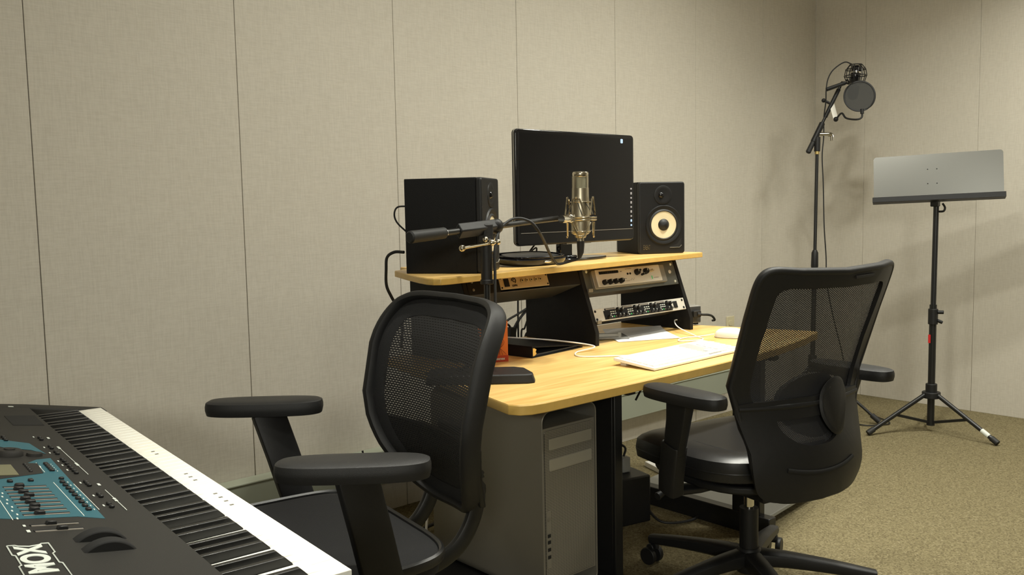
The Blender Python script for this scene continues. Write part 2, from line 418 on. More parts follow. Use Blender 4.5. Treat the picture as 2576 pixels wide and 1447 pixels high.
# ------------------------------------------------------------------ desk
ZD = 0.655
t = thing('studio_desk', 'black and maple studio desk with raised rack shelf', 'desk', (2.15, 1.9, 0)); desk = t
def L_(pts): return [(x - 2.15, y - 1.9) for x, y in pts]
outline = [(1.372, 1.545), (1.385, 1.518), (1.41, 1.503), (1.45, 1.497), (1.8, 1.493), (2.17, 1.497), (2.36, 1.506), (2.54, 1.524), (2.76, 1.563), (2.925, 1.607), (2.937, 1.616), (2.938, 1.635),
           (2.80, 2.09), (2.785, 2.115), (2.76, 2.13), (2.70, 2.335), (1.56, 2.335)]
MB().prism(L_(outline), ZD - 0.0252, ZD - 0.001).build('edge_band', M_EDGE, t, bevel=0.002)
ins = [(x + (2.15 - x) * 0.0015, y + (1.9 - y) * 0.0035) for x, y in outline]
MB().prism(L_(ins), ZD - 0.002, ZD).build('desktop', M_TOP, t, bevel=0.0006)
so = [(1.372, 1.845), (1.38, 1.828), (1.395, 1.818), (1.43, 1.817), (1.63, 1.888), (2.05, 1.92), (2.46, 1.975), (2.775, 2.005), (2.81, 2.035), (2.80, 2.07), (2.72, 2.33), (1.56, 2.33)]
so = [(1.512, 2.205), (1.457, 2.067), (1.412, 1.945), (1.397, 1.890), (1.398, 1.862), (1.412, 1.846), (1.440, 1.843), (1.62, 1.872), (1.90, 1.903), (2.20, 1.935), (2.50, 1.972), (2.785, 2.005), (2.80, 2.03), (2.73, 2.33), (1.62, 2.33), (1.60, 2.25)]
MB().prism(L_(so), 0.9215, 0.939).build('shelf_edge_band', M_EDGE, t, bevel=0.002)
MB().prism(L_([(x + (2.15 - x) * 0.0015, y + (2.1 - y) * 0.006) for x, y in so]), 0.938, 0.940).build('shelf', M_TOP, t, bevel=0.0006)
TILT = 0.364
def fy(z): return 1.992 + TILT * max(0, (z - 0.698))
prof = [(2.325, ZD), (1.985, ZD), (1.985, 0.70), (fy(0.9215) - 0.005, 0.9215), (2.325, 0.9215)]
for x0 in (1.652, 2.160, 2.680):
    MB().prism([(y - 1.9, z) for y, z in prof], x0 - 2.15, x0 - 2.15 + 0.018, axis='x').build('side_panel', M_BLACK, t, bevel=0.0015)
for x0 in (1.815, 2.543):
    b = MB().box((x0 - 2.15, 1.60 - 1.9, 0.06), (x0 + 0.032 - 2.15, 1.60 - 1.9 + 0.012, ZD - 0.03)).box((x0 - 2.15 + 0.002, 1.612 - 1.9, 0.06), (x0 + 0.030 - 2.15, 1.71 - 1.9, ZD - 0.03))
    b.box((x0 - 2.15, 1.55 - 1.9, ZD - 0.05), (x0 + 0.032 - 2.15, 2.25 - 1.9, ZD - 0.025)).box((x0 - 2.155, 1.56 - 1.9, 0.0), (x0 + 0.037 - 2.15, 2.25 - 1.9, 0.07))
    b.build('leg', M_BMETAL, t, bevel=0.003)
MB().box((1.847 - 2.15, 2.15 - 1.9, 0.42), (2.543 - 2.15, 2.17 - 1.9, 0.50)).build('cross_beam', M_BMETAL, t, bevel=0.003)
MB().box((1.36 - 2.15, 1.565 - 1.9, 0.060), (1.808 - 2.15, 2.16 - 1.9, 0.086)).box((1.375 - 2.15, 1.60 - 1.9, 0), (1.41 - 2.15, 2.14 - 1.9, 0.06)).build('computer_platform', M_BLACK, t, bevel=0.002)
# rail fixings on the right bay
b = MB()
for x, z in ((2.1825, 0.905), (2.1825, 0.832), (2.1825, 0.727)): b.box((x - 2.155, fy(z) - 1.912, z), (x - 2.135, fy(z) - 1.906, z + 0.012))
b.build('rack_rail_clip', M_ALU, t, bevel=0.001)

# ------------------------------------------------------------------ rack units
A20 = math.atan(TILT)
def rack_thing(name, label, cat, x0, z0):
    # local x = right, y = into the rack, z = up along the tilted face
    return thing(name, label, cat, (x0, fy(z0) - 0.004, z0), (-A20, 0, 0))
# patch / power unit in the left bay
t = rack_thing('monitor_controller', 'champagne half-width box with five small buttons hanging in the left rack bay', 'audio equipment', 1.800, 0.868)
MB().box((0.001, 0.002, 0.001), (0.209, 0.16, 0.040)).build('housing', M_BLACK, t, bevel=0.001)
MB().box((0, -0.0022, 0), (0.210, 0.0015, 0.0425)).build('front_panel', M_GOLDP, t, bevel=0.001)
MB().box((0.018, -0.0045, 0.008), (0.038, -0.002, 0.034)).build('power_switch', M_BLACK, t, bevel=0.001)
for i in range(5):
    MB().lathe([(0.0, -0.006), (0.0052, -0.0058), (0.0056, -0.002)], 16, o=(0.094 + i * 0.0198, 0, 0.0235), axis='y').lathe([(0.0, -0.0066), (0.0026, -0.0064)], 10, 1, o=(0.094 + i * 0.0198, 0, 0.0235), axis='y').build('button', [M_NICKELB, M_BLACK], t)
for x in (0.006, 0.204):
    for z in (0.006, 0.036): MB().lathe([(0, -0.0038), (0.0028, -0.0032), (0.003, -0.002)], 12, o=(x, 0, z), axis='y').build('screw', M_BLACK, t)
b = MB().tube([(0.060 + 0.0085 * math.cos(a), -0.0026, 0.026 + 0.0085 * math.sin(a)) for a in [PI * k / 8 for k in range(-3, 9)]], 0.0014, 6)
b.tube([(0.060 + 0.0042 * math.cos(a), -0.0026, 0.026 + 0.0042 * math.sin(a)) for a in [PI * k / 6 for k in range(2, 12)]], 0.0012, 6)
b.build('emblem', M_BLACK, t)
text_obj('lettering', 'LDPN', 0.0085, frame_matrix((0.060, -0.0026, 0.0095), (1, 0, 0), (0, 0, 1), (0, -1, 0)), M_BLACK, t, bold=0.0003)
# rack tray carrying it
t = rack_thing('rack_tray', 'black rack tray holding the champagne box in the left bay', 'rack tray', 1.672, 0.862)
b = MB().box((0, 0, 0), (0.126, 0.003, 0.052), 0).box((0.340, 0, 0), (0.486, 0.003, 0.052), 0).box((0.0, 0.003, -0.0015), (0.486, 0.15, 0.0015), 1)
b.box((0, 0.003, 0), (0.003, 0.14, 0.045), 0).box((0.483, 0.003, 0), (0.486, 0.14, 0.045), 0)
b.build('tray', [M_BLACK, mat('tray_underside', (0.06, 0.06, 0.057), 0.5)], t, bevel=0.0008)
for x, z in ((0.02, 0.015), (0.02, 0.04)): MB().lathe([(0, -0.0035), (0.0042, -0.002), (0.0045, 0)], 12, o=(x, 0, z), axis='y').build('screw', M_ALU, t)

# big grey rack panel with silver recording interface
t = rack_thing('audio_interface', 'silver recording interface with knobs set in a grey rack panel', 'audio equipment', 2.180, 0.826)
MB().box((0, 0, 0), (0.497, 0.003, 0.0895), 0).build('rack_panel', M_GREYP, t, bevel=0.001)
MB().prism(rrect(0.392, 0.066, 0.006, cx=0.226, cy=0.045), -0.012, 0.12, axis='y').build('housing', M_ALU, t, bevel=0.002)
MB().prism(rrect(0.345, 0.060, 0.003, cx=0.218, cy=0.0475), -0.0155, -0.011, axis='y').build('front_panel', M_SILVERP, t, bevel=0.001)
def knob(x, z, r, m=M_BLACK, parent=t, y0=-0.0155, d=0.014):
    b = MB().lathe([(0, y0 - d), (r * 0.85, y0 - d), (r, y0 - d * 0.7), (r * 1.08, y0)], 18, 0, o=(x, 0, z), axis='y')
    b.box((x - 0.0006, y0 - d - 0.0006, z), (x + 0.0006, y0 - d + 0.001, z + r * 0.8), 1)
    return b.build('knob', [m, M_PRINT], parent)
for i in range(4): knob(0.075 + i * 0.0285, 0.031, 0.0088)
knob(0.256, 0.0565, 0.0105); knob(0.305, 0.0565, 0.0105); knob(0.337, 0.0565, 0.005, M_GOLDP); knob(0.282, 0.046, 0.004)
for x in (0.207, 0.221, 0.282): MB().lathe([(0, -0.019), (0.0035, -0.018), (0.004, -0.015)], 12, o=(x, 0, 0.054 if x < 0.25 else 0.064), axis='y').build('button', M_BLACK, t)
MB().box((0.062, -0.017, 0.0605), (0.160, -0.0150, 0.0705)).build('button_row', M_BLACK, t, bevel=0.0006)
for i in range(9): MB().box((0.064 + i * 0.0108, -0.0195, 0.0622), (0.0725 + i * 0.0108, -0.0165, 0.0688)).build('button', M_BLACK, t, bevel=0.0006)
b = MB()
for i in range(5): b.box((0.182 + i * 0.006, -0.0159, 0.028), (0.1845 + i * 0.006, -0.0153, 0.0295))
for i in range(4): b.box((0.217 + i * 0.006, -0.0159, 0.030 + (i % 2) * 0.005), (0.2195 + i * 0.006, -0.0153, 0.0315 + (i % 2) * 0.005))
b.box((0.172, -0.0159, 0.037), (0.196, -0.0153, 0.0382)).box((0.170, -0.0159, 0.064), (0.180, -0.0153, 0.0655)).box((0.20, -0.0159, 0.071), (0.235, -0.0153, 0.072)).box((0.345, -0.0159, 0.030), (0.372, -0.0153, 0.031))
b.build('printed_marks', M_BLACK, t)
MB().box((0.333, -0.017, 0.026), (0.336, -0.0153, 0.038)).build('green_indicator', M_LEDG, t)
b = MB()
for x, z, rr in ((0.018, 0.012, 0.0052), (0.018, 0.078, 0.0052), (0.04, 0.03, 0.0065), (0.479, 0.012, 0.0052), (0.479, 0.078, 0.0052), (0.463, 0.05, 0.0075)):
    MB().lathe([(0, -0.003), (rr * 0.8, -0.0025), (rr, 0)], 14, o=(x, 0, z), axis='y').build('bolt', M_PRINT if rr < 0.007 else M_SILVERP, t)

# 1U multichannel compressor
t = rack_thing('rack_compressor', 'slim silver rack unit crowded with black knobs and small lights', 'audio equipment', 2.1745, 0.733)
MB().box((0.022, 0.002, 0.001), (0.46, 0.07, 0.043)).build('housing', M_BLACK, t, bevel=0.001)
MB().box((0, -0.002, 0), (0.500, 0.002, 0.0445)).build('front_panel', M_SILVERP, t, bevel=0.001)
MB().box((0.052, -0.0035, 0.004), (0.420, -0.0018, 0.034)).build('black_field', M_BLACK, t)
for i in range(4):
    x = 0.060 + i * 0.090
    MB().box((x, -0.0048, 0.0345), (x + 0.05, -0.0018, 0.0415), 0).box((x + 0.002, -0.0052, 0.036), (x + 0.048, -0.0046, 0.040), 1).build('level_meter', [M_BLACK, M_SLOT], t)
    for dx, dz in ((0.012, 0.012), (0.062, 0.034), (0.062, 0.013), (0.082, 0.031), (0.080, 0.012)):
        knob(x + dx, dz, 0.0062, M_BPLAST, t, -0.0035, 0.010)
    b = MB()
    for k in range(6): b.box((x + 0.024 + (k % 3) * 0.011, -0.0042, 0.020 + (k // 3) * 0.007), (x + 0.031 + (k % 3) * 0.011, -0.0034, 0.0225 + (k // 3) * 0.007))
    b.build('printed_marks', M_PRINT, t)
    for k in range(3): MB().lathe([(0, -0.0055), (0.0024, -0.005), (0.0028, -0.0034)], 10, o=(x + 0.028 + k * 0.011, 0, 0.011), axis='y').build('indicator', [M_PRINT, M_LEDG, M_NICKEL][k], t)
MB().box((0.432, -0.0055, 0.010), (0.452, -0.002, 0.035)).build('power_switch', M_BLACK, t, bevel=0.001)
for x in (0.012, 0.488):
    for z in (0.008, 0.036): MB().lathe([(0, -0.004), (0.0042, -0.0035), (0.0046, -0.002)], 12, o=(x, 0, z), axis='y').build('screw', M_BLACK, t)

# ------------------------------------------------------------------ computer tower
t = thing('computer_tower', 'aluminium computer tower with perforated front standing under the desk', 'computer', (1.6425, 1.605, 0.0862))
def ring_loop(w_, h0, h1, r, y0, y1, th, name, m):
    cx, cz, hh = 0, (h0 + h1) / 2, h1 - h0
    o_ = rrect(w_, hh, r, 8, cx, cz); i_ = rrect(w_ - 2 * th, hh - 2 * th, r - th, 8, cx, cz); n = len(o_)
    b = MB(); vs = [(p[0], y0, p[1]) for p in o_] + [(p[0], y0, p[1]) for p in i_] + [(p[0], y1, p[1]) for p in o_] + [(p[0], y1, p[1]) for p in i_]
    fs = []
    for i in range(n):
        j = (i + 1) % n
        fs += [(i, j, n + j, n + i), (2 * n + i, 3 * n + i, 3 * n + j, 2 * n + j), (i, 2 * n + i, 2 * n + j, j), (n + i, n + j, 3 * n + j, 3 * n + i)]
    b.add(vs, fs); return b.build(name, m, t, bevel=0.0008, seg=1)
ring_loop(0.206, 0.0, 0.511, 0.030, 0.0, 0.475, 0.0035, 'case_shell', M_ALU)
MB().box((-0.0985, 0.004, 0.046), (0.0985, 0.470, 0.465)).build('chassis', M_ALUD, t, bevel=0.001)
MB().prism(rrect(0.186, 0.405, 0.008, cy=0.2555), 0.001, 0.0045, axis='y').build('perforated_front', M_PERF, t)
MB().prism(rrect(0.160, 0.030, 0.003, cx=0.002, cy=0.438 - 0.017), -0.0012, 0.0012, axis='y').build('optical_drive_door', M_DOOR, t, bevel=0.0006)
MB().prism(rrect(0.160, 0.030, 0.003, cx=0.002, cy=0.366), -0.0012, 0.0012, axis='y').build('optical_drive_door', M_DOOR, t, bevel=0.0006)
MB().prism(rrect(0.016, 0.150, 0.003, cx=-0.083, cy=0.170), -0.0005, 0.0015, axis='y').build('port_strip', M_ALUD, t)
MB().lathe([(0, -0.002), (0.0055, -0.0018), (0.006, 0.001)], 16, o=(-0.083, 0, 0.225), axis='y').build('power_button', M_ALU, t)
for k, z in enumerate((0.180, 0.163, 0.143, 0.123)):
    MB().box((-0.0885, -0.0012, z - 0.0045), (-0.0775, 0.0006, z + 0.0045)).box((-0.0885, -0.0014, z + 0.006), (-0.0775, -0.0004, z + 0.0075), 1).build('port', [M_SYNTHD, M_ALU], t)
# emblem on the side
em = []
for a_, r_ in ((90, .70), (75, .80), (58, .92), (35, 1.0), (12, .86), (-5, .74), (-25, .80), (-45, .93), (-65, 1.0), (-80, .98), (-90, .92), (-100, .98), (-115, 1.02), (-135, 1.02), (-160, 1.03), (180, 1.03), (160, 1.04), (140, 1.05), (120, .95), (105, .80)):
    em.append((r_ * math.cos(math.radians(a_)) * 0.040, r_ * math.sin(math.radians(a_)) * 0.044))
b = MB(); b.prism([(-p[0] + 0.262, p[1] + 0.245) for p in em], -0.1036, -0.1026, axis='x')
b.prism([(-p[0] + 0.248, p[1] + 0.298) for p in [(math.cos(k * PI / 6) * .017 * (1.0 if k % 6 else .55), math.sin(k * PI / 6) * .012) for k in range(12)]], -0.1036, -0.1026, axis='x')
b.build('emblem', M_LOGO, t)

# ------------------------------------------------------------------ studio monitors (speakers)
def speaker(label, loc, ang, cables=None):
    t = thing('studio_speaker', label, 'speaker', loc, ang, 'pair of studio speakers on the raised shelf')
    # local: y axis points out of the back, front face at y=0, x from -w/2..w/2
    W, D, Hh = 0.185, 0.215, 0.268
    MB().prism(rrect(W, Hh, 0.004, 3, 0, Hh / 2), 0.006, D, axis='y').build('cabinet', M_BLACK, t, bevel=0.001)
    MB().prism(rrect(W, Hh, 0.010, 5, 0, Hh / 2), -0.012, 0.0065, axis='y').build('baffle', M_BPLAST, t, bevel=0.005, seg=3)
    wz = 0.108
    MB().lathe([(0.055, -0.0115), (0.064, -0.0155), (0.071, -0.0165), (0.074, -0.012)], 40, o=(0.006, 0, wz), axis='y').lathe([(0.049, -0.012), (0.053, -0.0165), (0.058, -0.014), (0.060, -0.0115)], 40, 1, o=(0.006, 0, wz), axis='y').build('woofer_surround', [M_BPLAST, M_RUBBER], t)
    MB().lathe([(0.0502, -0.0135), (0.020, -0.0122)], 40, o=(0.006, 0, wz), axis='y').build('woofer_cone', M_CREAM, t)
    MB().lathe([(0, -0.0245), (0.010, -0.0225), (0.018, -0.017), (0.0225, -0.0120)], 28, o=(0.006, 0, wz), axis='y').build('dust_cap', M_BPLAST, t)
    # tweeter waveguide as a proud dished ring
    MB().lathe([(0.0, -0.0128), (0.013, -0.0130), (0.024, -0.0138), (0.033, -0.0146), (0.0355, -0.0135), (0.036, -0.0115)], 36, o=(0.004, 0, 0.219), axis='y').build('tweeter_waveguide', M_BGLOSS if False else M_BPLAST, t)
    MB().lathe([(0, -0.0205), (0.006, -0.0195), (0.0105, -0.016), (0.012, -0.012)], 22, o=(-0.004, 0, 0.219), axis='y').build('tweeter_dome', M_BGLOSS, t)
    MB().prism([(0.030, 0.023), (0.070, 0.023), (0.078, 0.030), (0.078, 0.058), (0.060, 0.036), (0.030, 0.026)], -0.0128, -0.0115, axis='y').build('bass_port', M_SYNTHD, t)
    MB().tube([(0.030, -0.0135, 0.0225), (0.070, -0.0135, 0.0225), (0.0785, -0.0135, 0.031)], 0.0012, 6).build('port_lip', M_ALU, t)
    text_obj('lettering', 'EVENT', 0.026, frame_matrix((-0.0625, -0.0128, 0.024), (1, 0, 0), (0, 0, 1), (0, -1, 0)), M_NICKEL, t, sx=0.36, bold=0.0002)
    return t
spl = speaker('left speaker, turned so its black side panel shows beside the monitor', (1.573 + 0.5 * 0.185 * 0.866, 1.891 + 0.5 * 0.185 * 0.5, 0.9402), math.radians(34))
spr = speaker('right speaker facing the room, cream woofer fully visible', (2.560 + 0.5 * 0.185 * 0.885, 2.134 - 0.5 * 0.185 * 0.465, 0.9402), math.radians(-27.7))
MB().box((-0.05, 0.215, 0.03), (0.05, 0.218, 0.24)).build('rear_panel', M_BMETAL, spl)
b = MB().cyl((0.03, 0.216, 0.192), (0.03, 0.240, 0.192), 0.007, 12); b.build('input_jack', M_BRASS, spl)

# ------------------------------------------------------------------ display
t = thing('computer_monitor', 'black widescreen monitor switched on to a dark desktop', 'monitor', (2.205, 2.125, 0.940), 0.0)
yf = -0.042; z0m, z1m = 0.060, 0.432; xm0, xm1 = -0.302, 0.273
cxm, czm, wm, hm = (xm0 + xm1) / 2, (z0m + z1m) / 2, xm1 - xm0, z1m - z0m
MB().prism(rrect(wm, hm, 0.014, 6, cxm, czm), yf, yf + 0.020, axis='y').build('bezel', M_BGLOSS, t, bevel=0.003, seg=3)
MB().prism(rrect(wm + 0.004, hm + 0.004, 0.015, 6, cxm, czm), yf + 0.008, yf + 0.012, axis='y').build('edge_trim', M_ALU, t, bevel=0.001)
MB().prism(rrect(wm * 0.8, hm * 0.75, 0.03, 6, cxm, czm), yf + 0.020, yf + 0.045, axis='y').build('rear_cover', M_BPLAST, t, bevel=0.008)
MB().box((xm0 + 0.014, yf - 0.0006, z0m + 0.042), (xm1 - 0.008, yf + 0.002, z1m - 0.012)).build('screen', M_SCREEN, t)
MB().box((xm0 + 0.016, yf - 0.0012, z0m + 0.0385), (xm1 - 0.010, yf + 0.001, z0m + 0.0400)).build('chin_line', M_SLOT, t)
MB().prism(rrect(0.012, 0.015, 0.003, 4, xm1 - 0.066, z1m - 0.022), yf - 0.0012, yf + 0.001, axis='y').build('screen_icon', M_ICON, t)
for k in range(9):
    z = z0m + 0.052 + k * 0.0163
    MB().prism(rrect(0.008, 0.006 + 0.003 * (k % 2), 0.002, 3, xm1 - 0.0165, z), yf - 0.0012, yf + 0.001, axis='y').build('screen_icon', M_ICON if k < 2 else M_ICON2, t)
MB().box((-0.078, -0.012, 0.010), (-0.018, 0.010, 0.075)).cyl((-0.048, 0, 0.008), (-0.048, 0, 0.018), 0.045, 24).build('stand_neck', M_BGLOSS, t, bevel=0.004)
b = MB().prism(selip(0.155, 0.085, 2.6, 48, -0.015, 0.01), 0.0, 0.009); b.build('base', M_BGLOSS, t, bevel=0.003)
b = MB().box((cxm - 0.06, yf + 0.002, z0m - 0.004), (cxm + 0.06, yf + 0.02, z0m + 0.002)); b.build('button_bar', M_ALU, t)
cable('cord', [(2.10, 2.17, 1.03), (2.07, 2.19, 0.985), (2.035, 2.20, 0.95), (2.0, 2.25, 0.9435), (1.97, 2.33, 0.9435)], 0.003, M_RUBBER, 'thin black cord looping down from behind the monitor', parent=t)

# flat glossy modem
t = thing('network_router', 'glossy black clam-shaped router lying on the raised shelf', 'router', (1.925, 2.055, 0.9402), math.radians(6))
b = MB()
def hull(u, v, s=1.0): pass
for k, (sc, z) in enumerate(((1.0, 0.004), (1.03, 0.010), (1.0, 0.016))): pass
pl = [(0.93, 0.000), (1.02, 0.010), (1.04, 0.018), (0.96, 0.024)]
vs = []; n = 44; base = selip(0.130, 0.085, 2.7, n)
for s_, z in pl: vs += [(x * s_, y * s_, z + 0.010 * (y / 0.085 + 1) * 0.5) for x, y in base]
fs = [(i * n + k, i * n + (k + 1) % n, (i + 1) * n + (k + 1) % n, (i + 1) * n + k) for i in range(3) for k in range(n)] + [list(range(n))[::-1], list(range(3 * n, 4 * n))]
b.add(vs, fs); b.build('case', M_BGLOSS, t)
b = MB(); b.tube([(x * 0.96, y * 0.96, 0.0255 + 0.010 * (y / 0.085 + 1) * 0.5) for x, y in base], 0.0035, 8, closed=True); b.build('rim', M_BGLOSS, t)
b = MB(); b.add([(x * 0.80 + 0.01, y * 0.80, 0.0250 + 0.011 * (y / 0.085 + 1) * 0.5) for x, y in base] + [(x * 0.80 + 0.01, y * 0.80, 0.0220 + 0.011 * (y / 0.085 + 1) * 0.5) for x, y in base],
      [list(range(n)), list(range(n, 2 * n))[::-1]] + [(k, (k + 1) % n, n + (k + 1) % n, n + k) for k in range(n)]); b.build('top_panel', M_BPLAST, t)
MB().sphere((-0.010, -0.0885, 0.012), 0.008, sc=(2.2, 0.4, 0.5)).build('indicator_light', M_CHROME, t)
cable('cord', [(1.985, 2.14, 0.956), (2.03, 2.155, 0.975), (2.07, 2.17, 0.985), (2.10, 2.21, 0.955), (2.13, 2.28, 0.9432)], 0.0028, M_RUBBER, 'short black lead rising behind the router', parent=t)

# ------------------------------------------------------------------ desk microphone stand with boom
t = thing('desk_mic_stand', 'black desktop microphone stand with slanted boom arm and heavy wedge base', 'microphone stand', (1.540, 1.810, ZD + 0.0002))
ang = math.radians(-41)
def rot2(x, y, a=ang): return (x * math.cos(a) - y * math.sin(a), x * math.sin(a) + y * math.cos(a))
# base plate, sloped front
bp_ = [(-0.17, -0.066), (0.104, -0.066), (0.124, -0.058), (0.126, -0.03), (0.105, 0.045), (0.075, 0.064), (-0.17, 0.064)]
b = MB(); low = [rot2(*p) for p in bp_]; top = [rot2(p[0] * 0.95 - 0.002, p[1] * 0.94) for p in bp_]
n = len(low); b.add([(x, y, 0) for x, y in low] + [(x, y, 0.025) for x, y in top], [list(range(n))[::-1], list(range(n, 2 * n))] + [(i, (i + 1) % n, n + (i + 1) % n, n + i) for i in range(n)])
b.build('base', M_BSOFT, t, bevel=0.004, seg=3)
MB().cyl((0, 0, 0.023), (0, 0, 0.335), 0.0085, 16).build('pole', M_BMETAL, t)
MB().cyl((0, 0, 0.270), (0, 0, 0.385), 0.0155, 18).cyl((0, 0, 0.262), (0, 0, 0.275), 0.018, 18).build('clutch', M_BSOFT, t, bevel=0.002)
dB = Vector((0.64, 0.129, 0.0325)); dB.normalize(); hz = 0.4147
P0 = Vector((0, 0, hz)); Pc = P0 - dB * 0.300; Pm = P0 + dB * 0.350
MB().box((-0.016, -0.014, 0.375), (0.016, 0.014, 0.425)).build('pivot_block', M_BSOFT, t, bevel=0.004)
b = MB().tube([P0 - dB * 0.115, P0 + dB * 0.045], 0.0, 4, ell=(0.021, 0.014, 4)); b.sphere(tuple(P0 + dB * 0.048), 0.021, sc=(1, .8, 1)); b.build('boom_clamp', M_BPLAST, t, bevel=0.003)
MB().tube([Pc + dB * 0.02, Pm], 0.0082, 14).build('boom_arm', M_BMETAL, t)
MB().tube([Pc, Pc + dB * 0.004, Pc + dB * 0.128, Pc + dB * 0.132], [0.012, 0.0155, 0.0145, 0.011], 18).build('counterweight', M_RUBBER, t)
MB().tube([Pc + dB * 0.128, Pc + dB * 0.134], 0.0105, 16).build('chrome_ring', M_CHROME, t)
h0 = Vector((0.016, -0.030, 0.376)); h1 = Vector((-0.062, 0.026, 0.3615))
MB().tube([h1, h0], 0.0045, 10).sphere(tuple(h1), 0.0095).sphere(tuple(h0), 0.008).sphere((0.001, -0.022, 0.3745), 0.0095).sphere((-0.014, -0.014, 0.384), 0.008).build('tommy_bar', M_NICKEL, t)
# microphone on shock mount
mc = Vector((1.9035, 1.8055, 0)); zt, zb = 1.229, 1.042
t = thing('condenser_microphone', 'large nickel studio microphone standing upright in a wire shock mount', 'microphone', (1.9397, 1.8398, 1.038))
t.rotation_euler = (0, math.radians(1.5), math.radians(-125))
MB().lathe([(0, 0), (0.022, 0.0), (0.0275, 0.004), (0.0285, 0.012), (0.0285, 0.085), (0.0262, 0.110), (0.0258, 0.139), (0.0240, 0.1395)], 40).build('body', M_NICKELB, t)
MB().lathe([(0.0238, 0.137), (0.0238, 0.182)], 40).build('grille', M_GRILLE, t)
b = MB()
for a in (-40, 140):
    pts = []
    for k in range(9):
        q = math.radians(a + 4 + 92 * 0 + k * 4.5 * 0 )
    
for a0, a1 in ((38, 142), (218, 322)):
    vs = []; K = 12
    for k in range(K + 1):
        q = math.radians(a0 + (a1 - a0) * k / K)
        for r, z in ((0.0252, 0.136), (0.0252, 0.182)): vs.append((r * math.cos(q), r * math.sin(q), z))
    b.add(vs, [(2 * k, 2 * k + 2, 2 * k + 3, 2 * k + 1) for k in range(K)])
b.build('head_strap', M_NICKELB, t, fix=True)
MB().lathe([(0.0235, 0.172), (0.0252, 0.174), (0.0255, 0.183), (0.0235, 0.187), (0.012, 0.1885), (0, 0.1885)], 40).build('head_cap', M_NICKEL, t)
MB().lathe([(0.0, -0.010), (0.0155, -0.010), (0.018, -0.004), (0.019, 0.0)], 30).cyl((0, 0, -0.022), (0, 0, -0.008), 0.0105, 20).build('connector_ring', M_NICKELB, t)
sm = thing('shock_mount', 'zigzag nickel wire shock mount clamped to the desk boom arm', 'microphone mount', (1.9397, 1.8398, 1.043), math.radians(13))
rM = 0.048; zm = 0.046
b = MB().tube([(rM * math.cos(2 * PI * k / 48), rM * math.sin(2 * PI * k / 48), zm) for k in range(48)], 0.0027, 8, closed=True)
b.tube([(rM * math.cos(2 * PI * k / 48), rM * math.sin(2 * PI * k / 48), zm - 0.007) for k in range(48)], 0.0027, 8, closed=True); b.build('middle_ring', M_NICKEL, sm)
for zz, rr in ((0.098, 0.0305), (-0.002, 0.0300)):
    MB().tube([(rr * math.cos(2 * PI * k / 40), rr * math.sin(2 * PI * k / 40), zz - 0.006 * (1 if zz > 0 else -1)) for k in range(40)], 0.0019, 8, closed=True).build('inner_ring', M_NICKEL, sm)
for up in (1, -1):
    for k in range(4):
        a = PI / 2 * k + (0.25 if up > 0 else 0.6)
        A = lambda da, r, z: (r * math.cos(a + da), r * math.sin(a + da), z)
        zt_ = 0.101 if up > 0 else -0.008; zi = zm + 0.008 * up if up > 0 else zm - 0.014
        MB().tube([A(-0.62, rM, zi), A(-0.24, 0.040, zt_), A(0.24, 0.040, zt_), A(0.62, rM, zi)], 0.0026, 7).sphere(A(0, 0.040, zt_ + 0.004 * up), 0.0038, seg=8).build('wire_arch', M_NICKEL, sm)
b = MB()
for k in range(8):
    a = PI / 4 * k + 0.25
    b.tube([(0.029 * math.cos(a), 0.029 * math.sin(a), 0.092), (rM * math.cos(a + .4), rM * math.sin(a + .4), zm + 0.008)], 0.0011, 5)
b.build('elastic_cord', M_RUBBER, sm)
b = MB().box((-0.072, -0.011, zm - 0.014), (-0.046, 0.011, zm + 0.010)); b.build('clamp_block', M_CHROME, sm, bevel=0.004)
b = MB().cyl((-0.108, 0, zm - 0.003), (-0.062, 0, zm - 0.003), 0.0115, 18); b.build('threaded_sleeve', M_CHROME, sm)
MX, MY = 1.9397, 1.8398
cable('microphone_cable', [(MX, MY, 0.988), (MX - 0.004, MY + 0.004, 0.966), (1.925, 1.865, 0.958), (1.90, 1.895, 0.9485), (1.865, 1.88, 0.962), (1.825, 1.860, 0.990), (1.775, 1.825, 1.020), (1.715, 1.785, 1.052), (1.690, 1.790, 1.080), (1.661, 1.806, 1.092), (1.630, 1.815, 1.086), (1.590, 1.812, 1.060), (1.558, 1.795, 1.01), (1.552, 1.790, 0.94), (1.548, 1.786, 0.88), (1.550, 1.785, 0.80), (1.54, 1.787, 0.74), (1.49, 1.86, 0.688), (1.46, 1.93, 0.660), (1.47, 2.0, 0.660)], 0.0042, M_RUBBER, 'black microphone cable arching over the desk boom and down its pole', 6)
b = MB().tube([(MX, MY, 1.018), (MX, MY, 1.006), (MX - 0.001, MY, 0.984), (MX - 0.003, MY + 0.003, 0.968)], [0.0115, 0.0115, 0.010, 0.006], 16)
tag(b.build('cable_plug', M_RUBBER), 'black cable plug pushed into the underside of the nickel microphone', 'plug')

# ------------------------------------------------------------------ things on the desktop
t = thing('tissue_box', 'orange tissue cube behind the mesh chair with swirling line print', 'tissue box', (1.720, 2.012, ZD + 0.0002), math.radians(-24))
MB().box((-0.056, 0, 0), (0.056, 0.112, 0.125)).build('carton', M_ORANGE, t, bevel=0.0015)
MB().box((-0.0565, -0.0006, 0.0), (0.0565, 0.0, 0.020)).build('red_band', M_RED, t)
b = MB()
for k in range(5):
    b.tube(smooth([(-0.05 + k * 0.02, -0.0004, 0.022), (-0.03 + k * 0.015, -0.0004, 0.05), (-0.045 + k * 0.022, -0.0004, 0.08), (-0.02 + k * 0.014, -0.0004, 0.122)], 6), 0.0007, 5)
    b.tube(smooth([(0.05 - k * 0.012, -0.0004, 0.022), (0.02 + k * 0.006, -0.0004, 0.06), (0.045 - k * 0.01, -0.0004, 0.10), (0.052, -0.0004, 0.120)], 6), 0.0007, 5)
